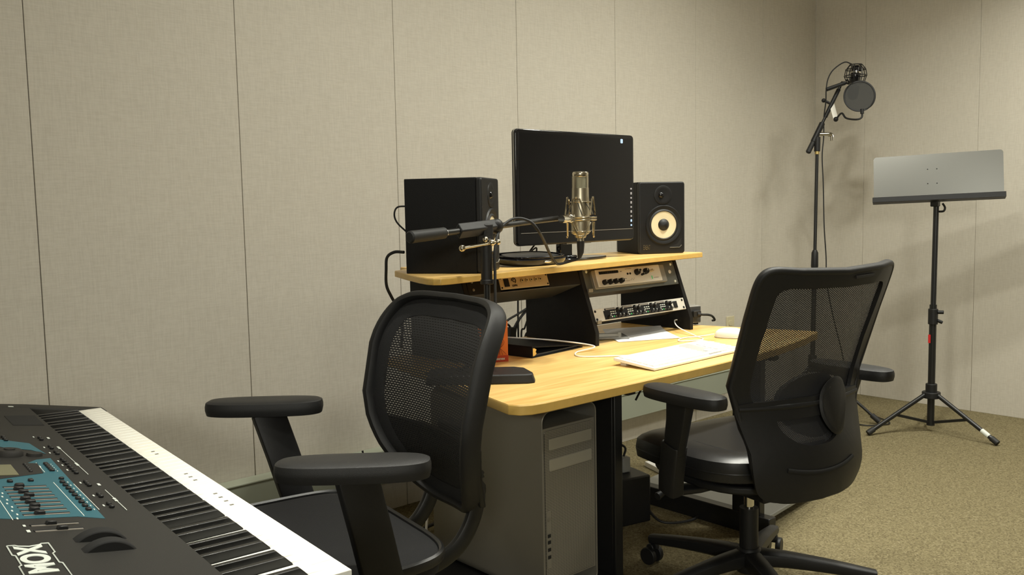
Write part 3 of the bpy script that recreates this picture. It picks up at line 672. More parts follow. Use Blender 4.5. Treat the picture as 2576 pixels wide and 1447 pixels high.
b.build('line_print', mat('brown_print', (0.22, 0.04, 0.01), 0.5), t)
text_obj('lettering', 'Kleenex', 0.0115, frame_matrix((0.026, -0.0010, 0.010), (1, 0, 0), (0, 0, 1), (0, -1, 0)), M_PRINT, t, bold=0.0002)

t = thing('ring_binder', 'black lever-arch binder lying open-sided beside the rack bay', 'binder', (1.857, 1.973, ZD + 0.0002), math.radians(7))
MB().box((0, 0, 0), (0.004, 0.29, 0.036)).build('spine', M_BLACK, t, bevel=0.0015)
b = MB().prism([(0.0, 0.0), (0.262, 0.0), (0.262, 0.003), (0.0, 0.003)], 0, 0.29, axis='y'); b.build('lower_cover', M_BLACK, t)
b = MB().prism([(0.0, 0.033), (0.262, 0.007), (0.262, 0.010), (0.0, 0.036)], 0, 0.29, axis='y'); b.build('upper_cover', M_BLACK, t)
MB().prism([(0.004, 0.004), (0.018, 0.004), (0.027, 0.012), (0.022, 0.017), (0.027, 0.024), (0.016, 0.030), (0.004, 0.031)], 0.004, 0.012, axis='y').build('ring_mechanism', M_BRASS, t, bevel=0.001)
MB().box((0.03, 0.012, 0.003), (0.25, 0.28, 0.0075)).build('plastic_sleeve', mat('clear_sleeve', (0.10, 0.10, 0.10), 0.15), t)

t = thing('computer_keyboard', 'white full-size computer keyboard tilted on its rear feet', 'keyboard', (1.936, 1.556, ZD + 0.0002), math.radians(1.5))
sl = 0.014 / 0.150
def kz(y): return 0.006 + sl * y
MB().prism([(0.001, 0.0015), (0.150, 0.0135), (0.150, kz(0.15) + 0.003), (0.001, 0.009)], 0, 0.452, axis='x').build('case', M_WHITEP, t, bevel=0.0015)
MB().prism([(0.120, 0.0), (0.140, 0.0), (0.140, 0.0135), (0.120, 0.0115)], 0.02, 0.432, axis='x').build('rear_foot', M_WHITEP, t)
MB().prism([(0.010, kz(0.010) + 0.003), (0.142, kz(0.142) + 0.0031), (0.142, kz(0.142) + 0.0034), (0.010, kz(0.010) + 0.0034)], 0.288, 0.360, axis='x').build('grey_inset', mat('grey_inset', (0.42, 0.42, 0.40), 0.4), t)
cnt = 0
rows = [(0.012, [1.4, 1.2, 1.4, 6.6, 1.4, 1.2, 1.3]), (0.034, [2.2] + [1] * 10 + [2.3]), (0.055, [1.7] + [1] * 11 + [1.8]), (0.076, [1.5] + [1] * 12 + [1.0]), (0.097, [1] * 13 + [1.5]), (0.121, [1.05] * 14)]
for ri, (y0, ws) in enumerate(rows):
    tot = sum(ws); x = 0.010; sx = 0.276 / tot
    for w_ in ws:
        z = kz(y0) + 0.003
        MB().box((x + 0.0008, y0, z), (x + w_ * sx - 0.0008, y0 + 0.0185, z + 0.005)).build('key', M_WHITEP, t, bevel=0.001, seg=1); cnt += 1; x += w_ * sx
for ri, y0 in enumerate((0.012, 0.034, 0.055, 0.076, 0.097)):
    for k in range(4):
        if ri == 0 and k == 1: continue
        z = kz(y0) + 0.003; MB().box((0.3660 + k * 0.0198, y0, z), (0.3843 + k * 0.0198, y0 + 0.0185, z + 0.005)).build('key', M_WHITEP, t, bevel=0.001, seg=1)
for k, y0 in ((0, 0.012), (1, 0.012), (2, 0.012), (1, 0.034)):
    z = kz(y0) + 0.0035; MB().box((0.2925 + k * 0.0215, y0, z), (0.3115 + k * 0.0215, y0 + 0.0185, z + 0.005)).build('key', M_WHITEP, t, bevel=0.001, seg=1)
cable('cord', [(2.16, 1.712, 0.668), (2.12, 1.735, 0.660), (2.05, 1.80, 0.6578), (1.97, 1.875, 0.6578), (2.02, 1.94, 0.6578), (2.10, 1.935, 0.668), (2.03, 2.03, 0.685), (1.93, 2.12, 0.697), (1.87, 2.20, 0.701)], 0.0022, M_WHITEP, 'thin white cord curling from the keyboard across the black binder', parent=t)
t = thing('computer_mouse', 'white wired mouse behind the right end of the keyboard', 'mouse', (2.615, 1.765, ZD + 0.0002), math.radians(25))
b = MB(); n = 28; base = selip(0.030, 0.054, 2.3, n); vs = []
prof_ = [(1.0, 0.002), (1.0, 0.010), (0.93, 0.020), (0.75, 0.028), (0.45, 0.033), (0.12, 0.0345)]
for s_, z in prof_: vs += [(x * s_, y * s_, z) for x, y in base]
b.add(vs, [(i * n + k, i * n + (k + 1) % n, (i + 1) * n + (k + 1) % n, (i + 1) * n + k) for i in range(5) for k in range(n)] + [list(range(n))[::-1], list(range(5 * n, 6 * n))]); b.build('shell', M_WHITEP, t)
MB().tube([(x * 1.0, y * 1.0, 0.0018) for x, y in base], 0.0018, 6, closed=True).build('base_ring', mat('mouse_base', (0.45, 0.42, 0.36), 0.4), t)
cable('cord', [(2.59, 1.815, 0.665), (2.56, 1.85, 0.6578), (2.48, 1.87, 0.6578), (2.42, 1.835, 0.6578), (2.50, 1.80, 0.6578), (2.555, 1.87, 0.6578), (2.60, 1.98, 0.675), (2.66, 2.04, 0.690), (2.735, 2.05, 0.676), (2.80, 2.075, 0.6578)], 0.0021, M_WHITEP, 'thin white mouse cord looped on the desk by the right rack panel', parent=t)
t = tag(MB().slab(lambda u, v: (2.275 + 0.215 * u + 0.14 * v * 1.0, 1.985 - 0.10 * u + 0.20 * v, ZD + 0.0012 + 0.012 * max(0, v - 0.6) ** 2 * 6), lambda u, v: (0, 0, 1), 10, 10, 0.0006).build('paper_sheet', M_PAPER), 'white paper sheet on the desk below the silver rack units', 'paper')
t = thing('clear_disc_case', 'clear plastic disc case lying on the paper sheet', 'disc case', (2.335, 2.09, ZD + 0.0025), math.radians(-35))
MB().box((-0.065, -0.06, 0), (0.065, 0.06, 0.006)).build('case', mat('smoky_plastic', (0.24, 0.235, 0.22), 0.12), t, bevel=0.001)
MB().box((-0.05, -0.045, 0.006), (-0.045, 0.045, 0.0066)).box((-0.05, 0.042, 0.006), (0.05, 0.046, 0.0066)).box((-0.05, -0.046, 0.006), (0.03, -0.042, 0.0066)).build('dark_edging', M_BLACK, t)

t = thing('power_supply_box', 'small grey metal box with power socket behind the right rack panel', 'power supply', (2.785, 2.060, ZD + 0.0002), math.radians(-17))
MB().box((-0.055, 0.0, 0.008), (0.047, 0.10, 0.075)).build('housing', M_PALE if False else mat('grey_box_metal', (0.36, 0.345, 0.31), 0.45, 0.2), t, bevel=0.002)
MB().box((-0.0125, -0.003, 0.012), (0.045, 0.0, 0.072)).build('socket_plate', mat('dark_grey_plate', (0.05, 0.05, 0.05), 0.5), t, bevel=0.001)
for x in (-0.04, 0.035): MB().box((x - 0.008, 0.01, 0), (x + 0.008, 0.03, 0.008)).build('foot', M_RUBBER, t)
t2 = thing('power_plug', 'black appliance plug in the grey box on the desk', 'plug', (2.8005, 2.0535, ZD + 0.045), math.radians(-17))
MB().prism(rrect(0.034, 0.026, 0.005), -0.003, -0.020, axis='y').build('plug_body', M_RUBBER, t2, bevel=0.002)
MB().tube(smooth([(0.0, -0.018, 0.0), (0.02, -0.024, -0.003), (0.05, -0.020, -0.006), (0.085, 0.0, -0.016), (0.112, 0.02, -0.034), (0.125, 0.05, -0.041)], 6), [0.008] * 4 + [0.0045] * 27, 8).build('cord', M_RUBBER, t2)

# cords behind the desk, seen through the left bay
cb = [([(2.238, 2.45, 0.90), (2.237, 2.45, 0.80), (2.235, 2.45, 0.722), (2.225, 2.44, 0.60), (2.21, 2.43, 0.4), (2.21, 2.42, 0.008)], 0.0035, 'straight black cord hanging behind the left rack bay'),
      ([(2.42, 2.45, 0.78), (2.34, 2.45, 0.764), (2.302, 2.45, 0.747), (2.235, 2.45, 0.722), (2.178, 2.45, 0.701), (2.11, 2.44, 0.66), (2.05, 2.43, 0.4), (2.05, 2.42, 0.008)], 0.0045, 'black cord slanting across the gap under the left rack bay, near its top'),
      ([(2.42, 2.455, 0.77), (2.34, 2.455, 0.758), (2.295, 2.455, 0.738), (2.245, 2.455, 0.700), (2.215, 2.455, 0.665), (2.197, 2.455, 0.635), (2.18, 2.44, 0.3), (2.18, 2.42, 0.008)], 0.0050, 'thick black cord bending steeply down behind the binder'),
      ([(2.41, 2.46, 0.765), (2.33, 2.46, 0.752), (2.285, 2.46, 0.732), (2.245, 2.46, 0.690), (2.228, 2.46, 0.650), (2.222, 2.455, 0.61), (2.24, 2.44, 0.3), (2.24, 2.43, 0.008)], 0.004, 'black cord beside the thick one, second from its right'),
      ([(2.36, 2.45, 0.76), (2.315, 2.45, 0.740), (2.292, 2.45, 0.710), (2.268, 2.45, 0.665), (2.250, 2.45, 0.625), (2.26, 2.44, 0.3), (2.27, 2.42, 0.008)], 0.0035, 'black cord falling just left of the tall black rack panel'),
      ([(2.42, 2.45, 0.735), (2.34, 2.45, 0.690), (2.300, 2.45, 0.655), (2.270, 2.45, 0.625), (2.27, 2.44, 0.50), (2.29, 2.43, 0.3), (2.30, 2.42, 0.008)], 0.0045, 'short black cord low against the black rack panel'),
      ([(2.10, 2.45, 0.745), (2.14, 2.45, 0.715), (2.170, 2.45, 0.694), (2.195, 2.45, 0.672), (2.20, 2.45, 0.60), (2.15, 2.44, 0.3), (2.14, 2.43, 0.008)], 0.0042, 'short black cord beside the orange tissue box')]
for pts, r, lab in cb: cable('electric_cable', pts, r, M_RUBBER, lab)
t = tag(MB().box((2.180, 2.435, 0.60), (2.212, 2.465, 0.675)).build('cord_connector', M_RUBBER, bevel=0.003), 'black cord connector standing behind the binder', 'plug')
cable('electric_cable', [(2.36, 2.42, 0.84), (2.37, 2.42, 0.76), (2.34, 2.42, 0.70), (2.32, 2.42, 0.5), (2.32, 2.41, 0.2), (2.32, 2.40, 0.008)], 0.005, M_RUBBER, 'black cord behind the slim silver rack unit')
cable('signal_lead', [(1.505, 2.110, 1.132), (1.482, 2.135, 1.130), (1.473, 2.14, 1.110), (1.482, 2.14, 1.085), (1.51, 2.13, 1.055)], 0.0026, M_RUBBER, 'thin grey lead', parent=spl)
cable('power_lead', [(1.475, 2.100, 1.000), (1.462, 2.13, 1.000), (1.450, 2.15, 0.985), (1.452, 2.16, 0.95), (1.465, 2.18, 0.90), (1.49, 2.19, 0.86), (1.53, 2.20, 0.80), (1.56, 2.25, 0.70)], 0.0045, M_RUBBER, 'thick black power lead', parent=spl)

# ------------------------------------------------------------------ synthesizer
t = thing('synthesizer_keyboard', 'dark grey synthesizer with 88 keys and teal control panel at lower left', 'synthesizer', (0.557, 0.925, 0.0), math.radians(86.19)); syn = t
# local x along keys (low to high), y from key fronts to the back
KZ = 0.677
def pz(y): return 0.675 + 0.17 * y
sec = [(-0.014, 0.600), (-0.014, 0.668), (0.146, pz(0.146)), (0.405, pz(0.405)), (0.405, 0.585), (0.02, 0.575)]
for x0, x1 in ((-0.050, -0.0015), (1.2235, 1.272)):
    MB().prism(sec, x0, x1, axis='x').build('end_cheek', M_SYNTH, t, bevel=0.004, seg=3)
MB().prism([(0.1475, pz(0.1475)), (0.405, pz(0.405)), (0.405, 0.585), (0.1475, 0.585)], -0.0015, 1.2235, axis='x').build('case', M_SYNTH, t, bevel=0.001)
MB().prism([(-0.012, 0.60), (-0.012, 0.650), (0.006, 0.650), (0.006, 0.640), (0.1475, 0.640), (0.1475, 0.60)], -0.0015, 1.2235, axis='x').build('key_bed', M_SYNTHD, t)
kw = 1.2222 / 52
# which gap after white key i holds a black key: keyboard starts on A
names = 'ABCDEFG'
wi = 0; blacks = []
for i in range(52):
    nm = names[i % 7]
    if nm in 'ACDFG' and i < 51: blacks.append((i, nm))
bset = {i: nm for i, nm in blacks}
BW = 0.0110; BL0 = 0.048
for i in range(52):
    x0, x1 = i * kw + 0.0005, (i + 1) * kw - 0.0005
    nr = bset.get(i); nl = bset.get(i - 1)
    off = {'A': 0.0014, 'C': -0.0016, 'D': 0.0016, 'F': -0.0020, 'G': 0.0}
    xr = (i + 1) * kw + off[nr] - BW / 2 - 0.0009 if nr else x1
    xl = i * kw + off[nl] + BW / 2 + 0.0009 if nl else x0
    pts = [(x0, 0.0), (x1, 0.0), (x1, BL0 + 0.001), (xr, BL0 + 0.001), (xr, 0.147), (xl, 0.147), (xl, BL0 + 0.001), (x0, BL0 + 0.001)]
    MB().prism(pts, KZ - 0.020, KZ).build('white_key', M_KEYW, t, bevel=0.0007, seg=1)
for i, nm in blacks:
    xc = (i + 1) * kw + off[nm]; h = 0.0115
    b = MB(); y0, y1 = BL0, 0.147; w2 = BW / 2; wt = w2 - 0.0012
    b.add([(xc - w2, y0, KZ - 0.012), (xc + w2, y0, KZ - 0.012), (xc + w2, y1, KZ - 0.012), (xc - w2, y1, KZ - 0.012), (xc - wt, y0 + 0.011, KZ + h), (xc + wt, y0 + 0.011, KZ + h), (xc + wt, y1, KZ + h + .001), (xc - wt, y1, KZ + h + .001), (xc - w2 + .0003, y0 + .001, KZ + 0.001), (xc + w2 - .0003, y0 + .001, KZ + 0.001)],
          [(0, 3, 2, 1), (0, 1, 9, 8), (8, 9, 5, 4), (4, 5, 6, 7), (1, 2, 6, 5, 9), (3, 0, 8, 4, 7), (2, 3, 7, 6)])
    b.build('black_key', M_KEYB, t, bevel=0.0012, seg=2)
b = MB()
for i, s_ in ((14, 0), (15, 1), (16, 0), (17, 1), (21, 0), (22, 0), (23, 1), (30, 0), (31, 1)): b.box(((i + .4) * kw, 0.020, KZ), ((i + .62) * kw, 0.026, KZ + 0.0003))
b.build('key_print', mat('grey_key_print', (0.18, 0.17, 0.14), 0.6), t)
# panel frame helper: x, y on panel, height above panel
cs, sn_ = math.cos(math.atan(0.17)), math.sin(math.atan(0.17))
PM = Matrix(((1, 0, 0, 0), (0, cs, -sn_, 0), (0, sn_, cs, 0.675), (0, 0, 0, 1)))   # panel coords -> local
def PB(): q = MB(); q.M = PM; return q
def pv(v): return v / cs
def pbox(b, x0, x1, v0, v1, z0, z1, m=None): b.box((x0, pv(v0), z0), (x1, pv(v1), z1), m); return b
# teal field
b = PB(); b.prism([(x, pv(v)) for x, v in ((0.690, 0.205), (0.300, 0.212), (0.318, 0.242), (0.322, 0.312), (0.335, 0.345), (0.74, 0.345), (0.735, 0.325), (0.672, 0.30), (0.655, 0.27), (0.656, 0.245), (0.68, 0.228))], -0.001, 0.0006); b.build('teal_field', M_TEAL, t)
b = PB(); b.prism([(x, pv(v)) for x, v in ((0.82, 0.215), (0.725, 0.205), (0.76, 0.222), (0.785, 0.26), (0.86, 0.30), (0.87, 0.27))], -0.001, 0.0005); b.build('teal_field', M_TEAL, t)
b = PB(); b.prism([(x, pv(v)) for x, v in ((0.648, 0.232), (0.578, 0.236), (0.548, 0.30), (0.548, 0.37), (0.656, 0.37), (0.658, 0.27))], 0.0, 0.0016); b.build('display_surround', M_SYNTH, t, bevel=0.0005)
b = PB(); pbox(b, 0.566, 0.640, 0.272, 0.36, 0.0012, 0.0024); b.build('display', M_LCD, t)
# card slot at the high end
b = PB(); b.prism([(x, pv(v)) for x, v in ((1.117, 0.155), (1.003, 0.157), (1.003, 0.212), (1.110, 0.212))], -0.001, 0.0007); b.build('recess', M_SYNTHD, t)
b = PB(); pbox(b, 1.228, 1.236, 0.176, 0.186, 0, 0.0006); b.build('sticker', M_PRINT, t)
# dial
b = PB(); b.lathe([(0, 0.010), (0.018, 0.010), (0.021, 0.007), (0.022, 0)], 32, o=(0.722, pv(0.262), 0)); b.lathe([(0, 0.0125), (0.0085, 0.012), (0.009, 0.009)], 20, o=(0.722, pv(0.262), 0)); b.build('data_dial', M_SYNTH, t)
b = PB(); b.lathe([(0, 0.005), (0.012, 0.005), (0.013, 0)], 24, o=(0.715, pv(0.225), 0)); b.build('data_dial', M_SYNTH, t)
# buttons
def pbtn(x, v, wx=0.010, wv=0.006, m=M_SYNTHD):
    q = PB(); pbox(q, x - wx / 2, x + wx / 2, v - wv / 2, v + wv / 2, 0, 0.0038); q.build('panel_button', M_BPLAST, t, bevel=0.001, seg=1)
for x in (0.868, 0.850): pbtn(x, 0.190)
for x in (0.786, 0.770, 0.738, 0.722): pbtn(x, 0.188)
for x in (0.676, 0.660, 0.640, 0.620, 0.604, 0.588, 0.572): pbtn(x, 0.190)
for x in (0.510, 0.498, 0.486, 0.430, 0.416, 0.372, 0.356): pbtn(x, 0.190)
for x in (0.880, 0.862, 0.846): pbtn(x, 0.248); 
for x in (0.876, 0.858): pbtn(x, 0.280)
for x in (0.642, 0.630, 0.618, 0.606, 0.594): pbtn(x, 0.221, 0.0095, 0.007)
for k in range(9): pbtn(0.512 - k * 0.0205, 0.222, 0.010, 0.007)
for k in range(5): pbtn(0.640 - k * 0.0125, 0.252, 0.008, 0.005)
pbtn(0.535, 0.219, 0.007, 0.007); pbtn(0.53, 0.262, 0.010, 0.007); pbtn(0.528, 0.290, 0.010, 0.007)
# sliders
for k, x in enumerate([0.497 - i * 0.0195 for i in range(9)] + [0.290, 0.264]):
    b = PB(); pbox(b, x - 0.0030, x + 0.0025, 0.247, 0.304, 0, 0.0009, 0); pbox(b, x - 0.0072, x - 0.0034, 0.248, 0.303, 0, 0.0011, 1); b.build('slider_slot', [M_SYNTHD, M_SLOT], t)
    kv = [0.283, 0.287, 0.284, 0.280, 0.288, 0.285, 0.283, 0.287, 0.284, 0.280, 0.272][k]
    b = PB(); q = pv(kv); b.add([(x - 0.0065, q - 0.007, 0.001), (x + 0.003, q - 0.007, 0.001), (x + 0.003, q + 0.007, 0.001), (x - 0.0065, q + 0.007, 0.001), (x - 0.006, q - 0.0055, 0.006), (x + 0.002, q - 0.0055, 0.006), (x + 0.002, q + 0.0055, 0.006), (x - 0.006, q + 0.0055, 0.006)],
              [(0, 3, 2, 1), (4, 5, 6, 7), (0, 1, 5, 4), (1, 2, 6, 5), (2, 3, 7, 6), (3, 0, 4, 7)]); b.build('slider_cap', M_BPLAST, t, bevel=0.001, seg=1)
# wheels
for x in (0.212, 0.168):
    b = MB(); rr = 0.050; zc = pz(0.244) - 0.030; vs = []; K = 20
    rr = 0.042; zc = pz(0.244) - 0.0295
    pts = [(0.244 + rr * math.cos(math.radians(a)), zc + rr * math.sin(math.radians(a))) for a in range(20, 161, 7)]
    b.prism(pts, x - 0.010, x + 0.010, axis='x'); b.build('control_wheel', M_SYNTHD, t, bevel=0.0025)
# printed lines
b = PB()
for x0, x1, v in ((0.770, 0.560, 0.1745), (0.455, 0.345, 0.1745), (0.400, 0.335, 0.1748), (0.500, 0.345, 0.2085), (0.515, 0.318, 0.2335), (0.520, 0.318, 0.318), (0.655, 0.585, 0.2325)): pbox(b, x1, x0, v, v + 0.0009, 0.0004, 0.0010)
for x in (0.866, 0.778, 0.772, 0.640, 0.632, 0.398, 0.392, 0.49, 0.625): pbox(b, x - 0.006, x + 0.006, 0.1735 if x != 0.625 else 0.2315, 0.1775 if x != 0.625 else 0.2355, 0.0004, 0.0011)
for x in (0.878, 0.78, 0.732, 0.664, 0.632, 0.596, 0.506, 0.424, 0.366): pbox(b, x - 0.004, x + 0.004, 0.197, 0.1992, 0.0004, 0.0010)
for k in range(9): pbox(b, 0.512 - k * 0.0205 - 0.003, 0.512 - k * 0.0205 + 0.003, 0.214, 0.2154, 0.0006, 0.0011)
for k in range(5): pbox(b, 0.640 - k * 0.0125 - 0.002, 0.640 - k * 0.0125 + 0.002, 0.213, 0.2145, 0.0006, 0.0011)
for k in range(10): pbox(b, 0.50 - k * 0.0195 - 0.004, 0.50 - k * 0.0195 + 0.003, 0.3085 + (k % 2) * 0.003, 0.3105 + (k % 2) * 0.003, 0.0004, 0.0010)
pbox(b, 0.284, 0.292, 0.309, 0.312, 0.0004, 0.0010); pbox(b, 0.258, 0.268, 0.308, 0.312, 0.0004, 0.0010)
b.build('printed_marks', M_PRINT, t)
# product lettering near the low end
TM = PM @ Matrix.Translation((0.150, pv(0.320), 0.0006))
text_obj('lettering', 'MOX', 0.040, TM, M_PRINT, t, sx=1.10, bold=0.0016)
b = PB()
for x0, x1 in ((0.100, 0.213),):
    r_ = [(x, pv(v)) for x, v in ((0.080, 0.298), (0.128, 0.298), (0.131, 0.301), (0.167, 0.301), (0.170, 0.298), (0.207, 0.298), (0.207, 0.306), (0.203, 0.309), (0.199, 0.320), (0.203, 0.331), (0.207, 0.334), (0.207, 0.342), (0.170, 0.342), (0.167, 0.339), (0.131, 0.339), (0.128, 0.342), (0.080, 0.342))]
    b.tube([(x, y, 0.0008) for x, y in r_], 0.0009, 4, closed=True)
b.build('lettering_outline', M_PRINT, t)
# stand that carries the synthesizer
t = thing('keyboard_stand', 'black folding stand carrying the synthesizer', 'keyboard stand', (0.557, 0.925, 0.0), math.radians(86.19))
for x in (0.18, 1.05):
    MB().tube([(x, -0.01, 0.555), (x, 0.40, 0.555)], 0.0, 12, ell=(0.020, 0.015, 5)).build('support_arm', M_BMETAL, t, bevel=0.002)
for x, s_ in ((0.24, 1), (0.99, -1)):
    MB().tube([(x, 0.10, 0.54), (x + s_ * 0.75, 0.10, 0.02)], 0.0, 12, ell=(0.018, 0.012, 5)).build('cross_leg', M_BMETAL, t)
for x in (0.24, 0.99): MB().cyl((x, -0.03, 0.018), (x, 0.36, 0.018), 0.018, 14).build('foot_bar', M_BMETAL, t)
for x in (0.18, 1.05):
    MB().box((x - 0.016, 0.03, 0.5665), (x + 0.016, 0.38, 0.577)).build('rubber_pad', M_RUBBER, t)

# ------------------------------------------------------------------ office chairs
def star_base(t, cx, cy, a0, r=0.33, hubz=0.10):
    for k in range(5):
        a = a0 + 2 * PI * k / 5; d = Vector((math.cos(a), math.sin(a), 0)); o = Vector((cx, cy, 0))
        P = [o + d * 0.02 + Vector((0, 0, 0.115)), o + d * 0.10 + Vector((0, 0, 0.112)), o + d * 0.22 + Vector((0, 0, 0.098)), o + d * r + Vector((0, 0, 0.078))]
        MB().tube(smooth(P, 4), 0, 12, ell=(0.022, 0.027, 3, [1.15 - 0.5 * i / 12 for i in range(13)]), up=(0, 0, 1)).build('base_arm', M_BPLAST, t, bevel=0.001)
        e = o + d * (r - 0.02); s = Vector((-d.y, d.x, 0)); q = MB()
        q.cyl(tuple(e + Vector((0, 0, 0.05))), tuple(e + Vector((0, 0, 0.085))), 0.008, 10)
        w0 = e + d * 0.018
        for sg in (-1, 1):
            q.cyl(tuple(w0 + s * sg * 0.010 + Vector((0, 0, 0.027))), tuple(w0 + s * sg * 0.026 + Vector((0, 0, 0.027))), 0.027, 20)
        q.tube([tuple(w0 - s * 0.012 + Vector((0, 0, 0.050))), tuple(w0 + s * 0.012 + Vector((0, 0, 0.050)))], 0.014, 12)
        q.build('caster', M_BPLAST, t, bevel=0.003)
    MB().lathe([(0, 0.07), (0.035, 0.075), (0.042, 0.095), (0.040, 0.13), (0.030, 0.145), (0.0, 0.146)], 26, o=(cx, cy, 0)).build('base_hub', M_BPLAST, t)
    MB().cyl((cx, cy, 0.14), (cx, cy, 0.26), 0.0265, 20).build('gas_lift_sleeve', M_BPLAST, t)
    MB().cyl((cx, cy, 0.25), (cx, cy, 0.38), 0.014, 18).build('gas_lift_piston', M_CHROME, t)

def pad(b, cx, cy, z, L, W, th, ang, dn=0.0):
    n = 40; o_ = selip(L / 2, W / 2, 3.0, n); vs = []; ca, sa = math.cos(ang), math.sin(ang)
    prof = [(0.70, -th / 2), (0.94, -th * 0.42), (1.0, -th * 0.1), (1.0, th * 0.15), (0.955, th * 0.40), (0.80, th * 0.5), (0.4, th * 0.53)]
    for s_, z_ in prof:
        for x, y in o_:
            inset = 1 - (1 - s_); ax = x * (1 - (1 - s_) * W / L) if s_ > 0.5 else x * s_; ay = y * s_
            vs.append((cx + ax * ca - ay * sa, cy + ax * sa + ay * ca, z + z_ - dn * (ax / L) ** 2))
    k_ = len(prof)
    b.add(vs, [(i * n + k, i * n + (k + 1) % n, (i + 1) * n + (k + 1) % n, (i + 1) * n + k) for i in range(k_ - 1) for k in range(n)] + [list(range(n))[::-1], list(range((k_ - 1) * n, k_ * n))])

def cushion(cx, cy, a, bw, ztop, th, e=3.6, sag=0.012, lip=0.0, n=56, rings=8):
    """upholstered seat block with rounded rim; lip drops the front"""
    b = MB(); vs = []; o_ = selip(a, bw, e, n)
    def Z(x, y): return -lip * max(0, (x - cx) / a - 0.35) ** 2 * 2.2
    prof = [(0.90, -th), (0.985, -th * 0.86), (1.0, -th * 0.5), (0.985, -th * 0.18), (0.94, -0.006), (0.86, 0.0)]
    for s_, z_ in prof:
        for x, y in o_: vs.append((cx + x * s_, cy + y * s_, ztop + z_ + Z(cx + x * s_, y)))
    for r_ in (0.68, 0.45, 0.2):
        for x, y in o_: vs.append((cx + x * r_, cy + y * r_, ztop - sag * (1 - r_ / 0.86) + Z(cx + x * r_, y)))
    K = len(vs) // n
    b.add(vs, [(i * n + k, i * n + (k + 1) % n, (i + 1) * n + (k + 1) % n, (i + 1) * n + k) for i in range(K - 1) for k in range(n)] + [list(range(n))[::-1], list(range((K - 1) * n, K * n))])
    return b

# --- left chair (faces the synthesizer) : local x forward, y left
t = thing('office_chair', 'black mesh-back office chair with oval arm pads turned towards the synthesizer', 'chair', (0.76, 1.60, 0), math.radians(172), 'two black office chairs at the desk')
star_base(t, -0.03, 0, math.radians(56))
cushion(-0.045, 0.0, 0.258, 0.262, 0.466, 0.055, 5.5, 0.012, 0.02).build('seat', M_FABRIC, t)
b = MB(); b.tube([(-0.045 + x, y, 0.452) for x, y in selip(0.260, 0.264, 5.5, 60)], 0.0, 8, ell=(0.012, 0.007), closed=True, up=(0, 0, 1)); b.build('seat_rim', M_LEATHER, t)
MB().cbox((-0.03, 0, 0.393), (0.30, 0.20, 0.045)).cbox((-0.06, 0, 0.365), (0.16, 0.12, 0.05)).build('tilt_mechanism', M_BMETAL, t, bevel=0.008)
XB = [(-0.455, 0.44), (-0.425, 0.50), (-0.392, 0.58), (-0.376, 0.66), (-0.384, 0.74), (-0.412, 0.83), (-0.472, 0.925)]
def interp(tb, z):
    for (x0, z0), (x1, z1) in zip(tb[:-1], tb[1:]):
        if z <= z1: f = (z - z0) / (z1 - z0); f = max(0, f); f2 = f; return x0 + (x1 - x0) * f2
    return tb[-1][0]
def sm_interp(tb, z):
    return (interp(tb, z - 0.025) + 2 * interp(tb, z) + interp(tb, z + 0.025)) / 4
WL = [(0.120, 0.44), (0.165, 0.50), (0.212, 0.58), (0.240, 0.66), (0.252, 0.74), (0.250, 0.83), (0.236, 0.925)]
def backL(u, v, zt=0.925, zb=0.455):
    z = zb + (zt - zb) * v; hw = sm_interp(WL, z); y = u * hw
    cx_ = sm_interp(XB, z) - 0.012 + 0.036 * u * u
    return Vector((cx_, y, z + 0.004 * (1 - u * u) * v * v))
def nrmL(u, v):
    e = 0.01; a = backL(u + e, v) - backL(u - e, v); c = backL(u, min(1.0, v + e)) - backL(u, max(0, v - e)); n_ = c.cross(a); n_.normalize(); return n_
def loopL(fn, inset_u, inset_v0, inset_v1, n=80, e=4.5, squash=1.0):
    o = []
    for i in range(n):
        a = 2 * PI * i / n; c, s_ = math.cos(a), math.sin(a)
        ee = e * 1.6 if s_ > 0 else e * 0.75
        u = (1 - inset_u) * math.copysign(abs(c) ** (2 / ee), c); v = 0.5 + 0.5 * math.copysign(abs(s_) ** (2 / ee), s_)
        v = inset_v0 + (1 - inset_v0 - inset_v1) * v
        o.append((u, v))
    return o
lp = loopL(backL, 0.045, 0.02, 0.02)
pts = [backL(u, v) for u, v in lp]; ns = [-nrmL(u, v) for u, v in lp]
scl = []
for u, v in lp: scl.append(0.72 + 0.26 * abs(u) ** 3)
MB().tube([p + n_ * 0.006 for p, n_ in zip(pts, ns)], 0, 14, ell=(0.023, 0.0125, 2.8, scl), closed=True, up=[tuple(n_) for n_ in ns]).build('back_frame', M_BSOFT, t)
b = MB(); b.grid(lambda i, j: backL((i * 2 - 1) * 0.95, 0.03 + 0.94 * j) + Vector((0.006, 0, 0)), 48, 60, lambda i, j: ((i * 2 - 1) * 0.24, j * 0.48),
     keep=lambda i, j: abs(i * 2 - 1) ** (7.2 if j > .5 else 3.4) + abs(j * 2 - 1) ** (7.2 if j > .5 else 3.4) < 1.0); b.build('back_mesh', M_MESHL, t)
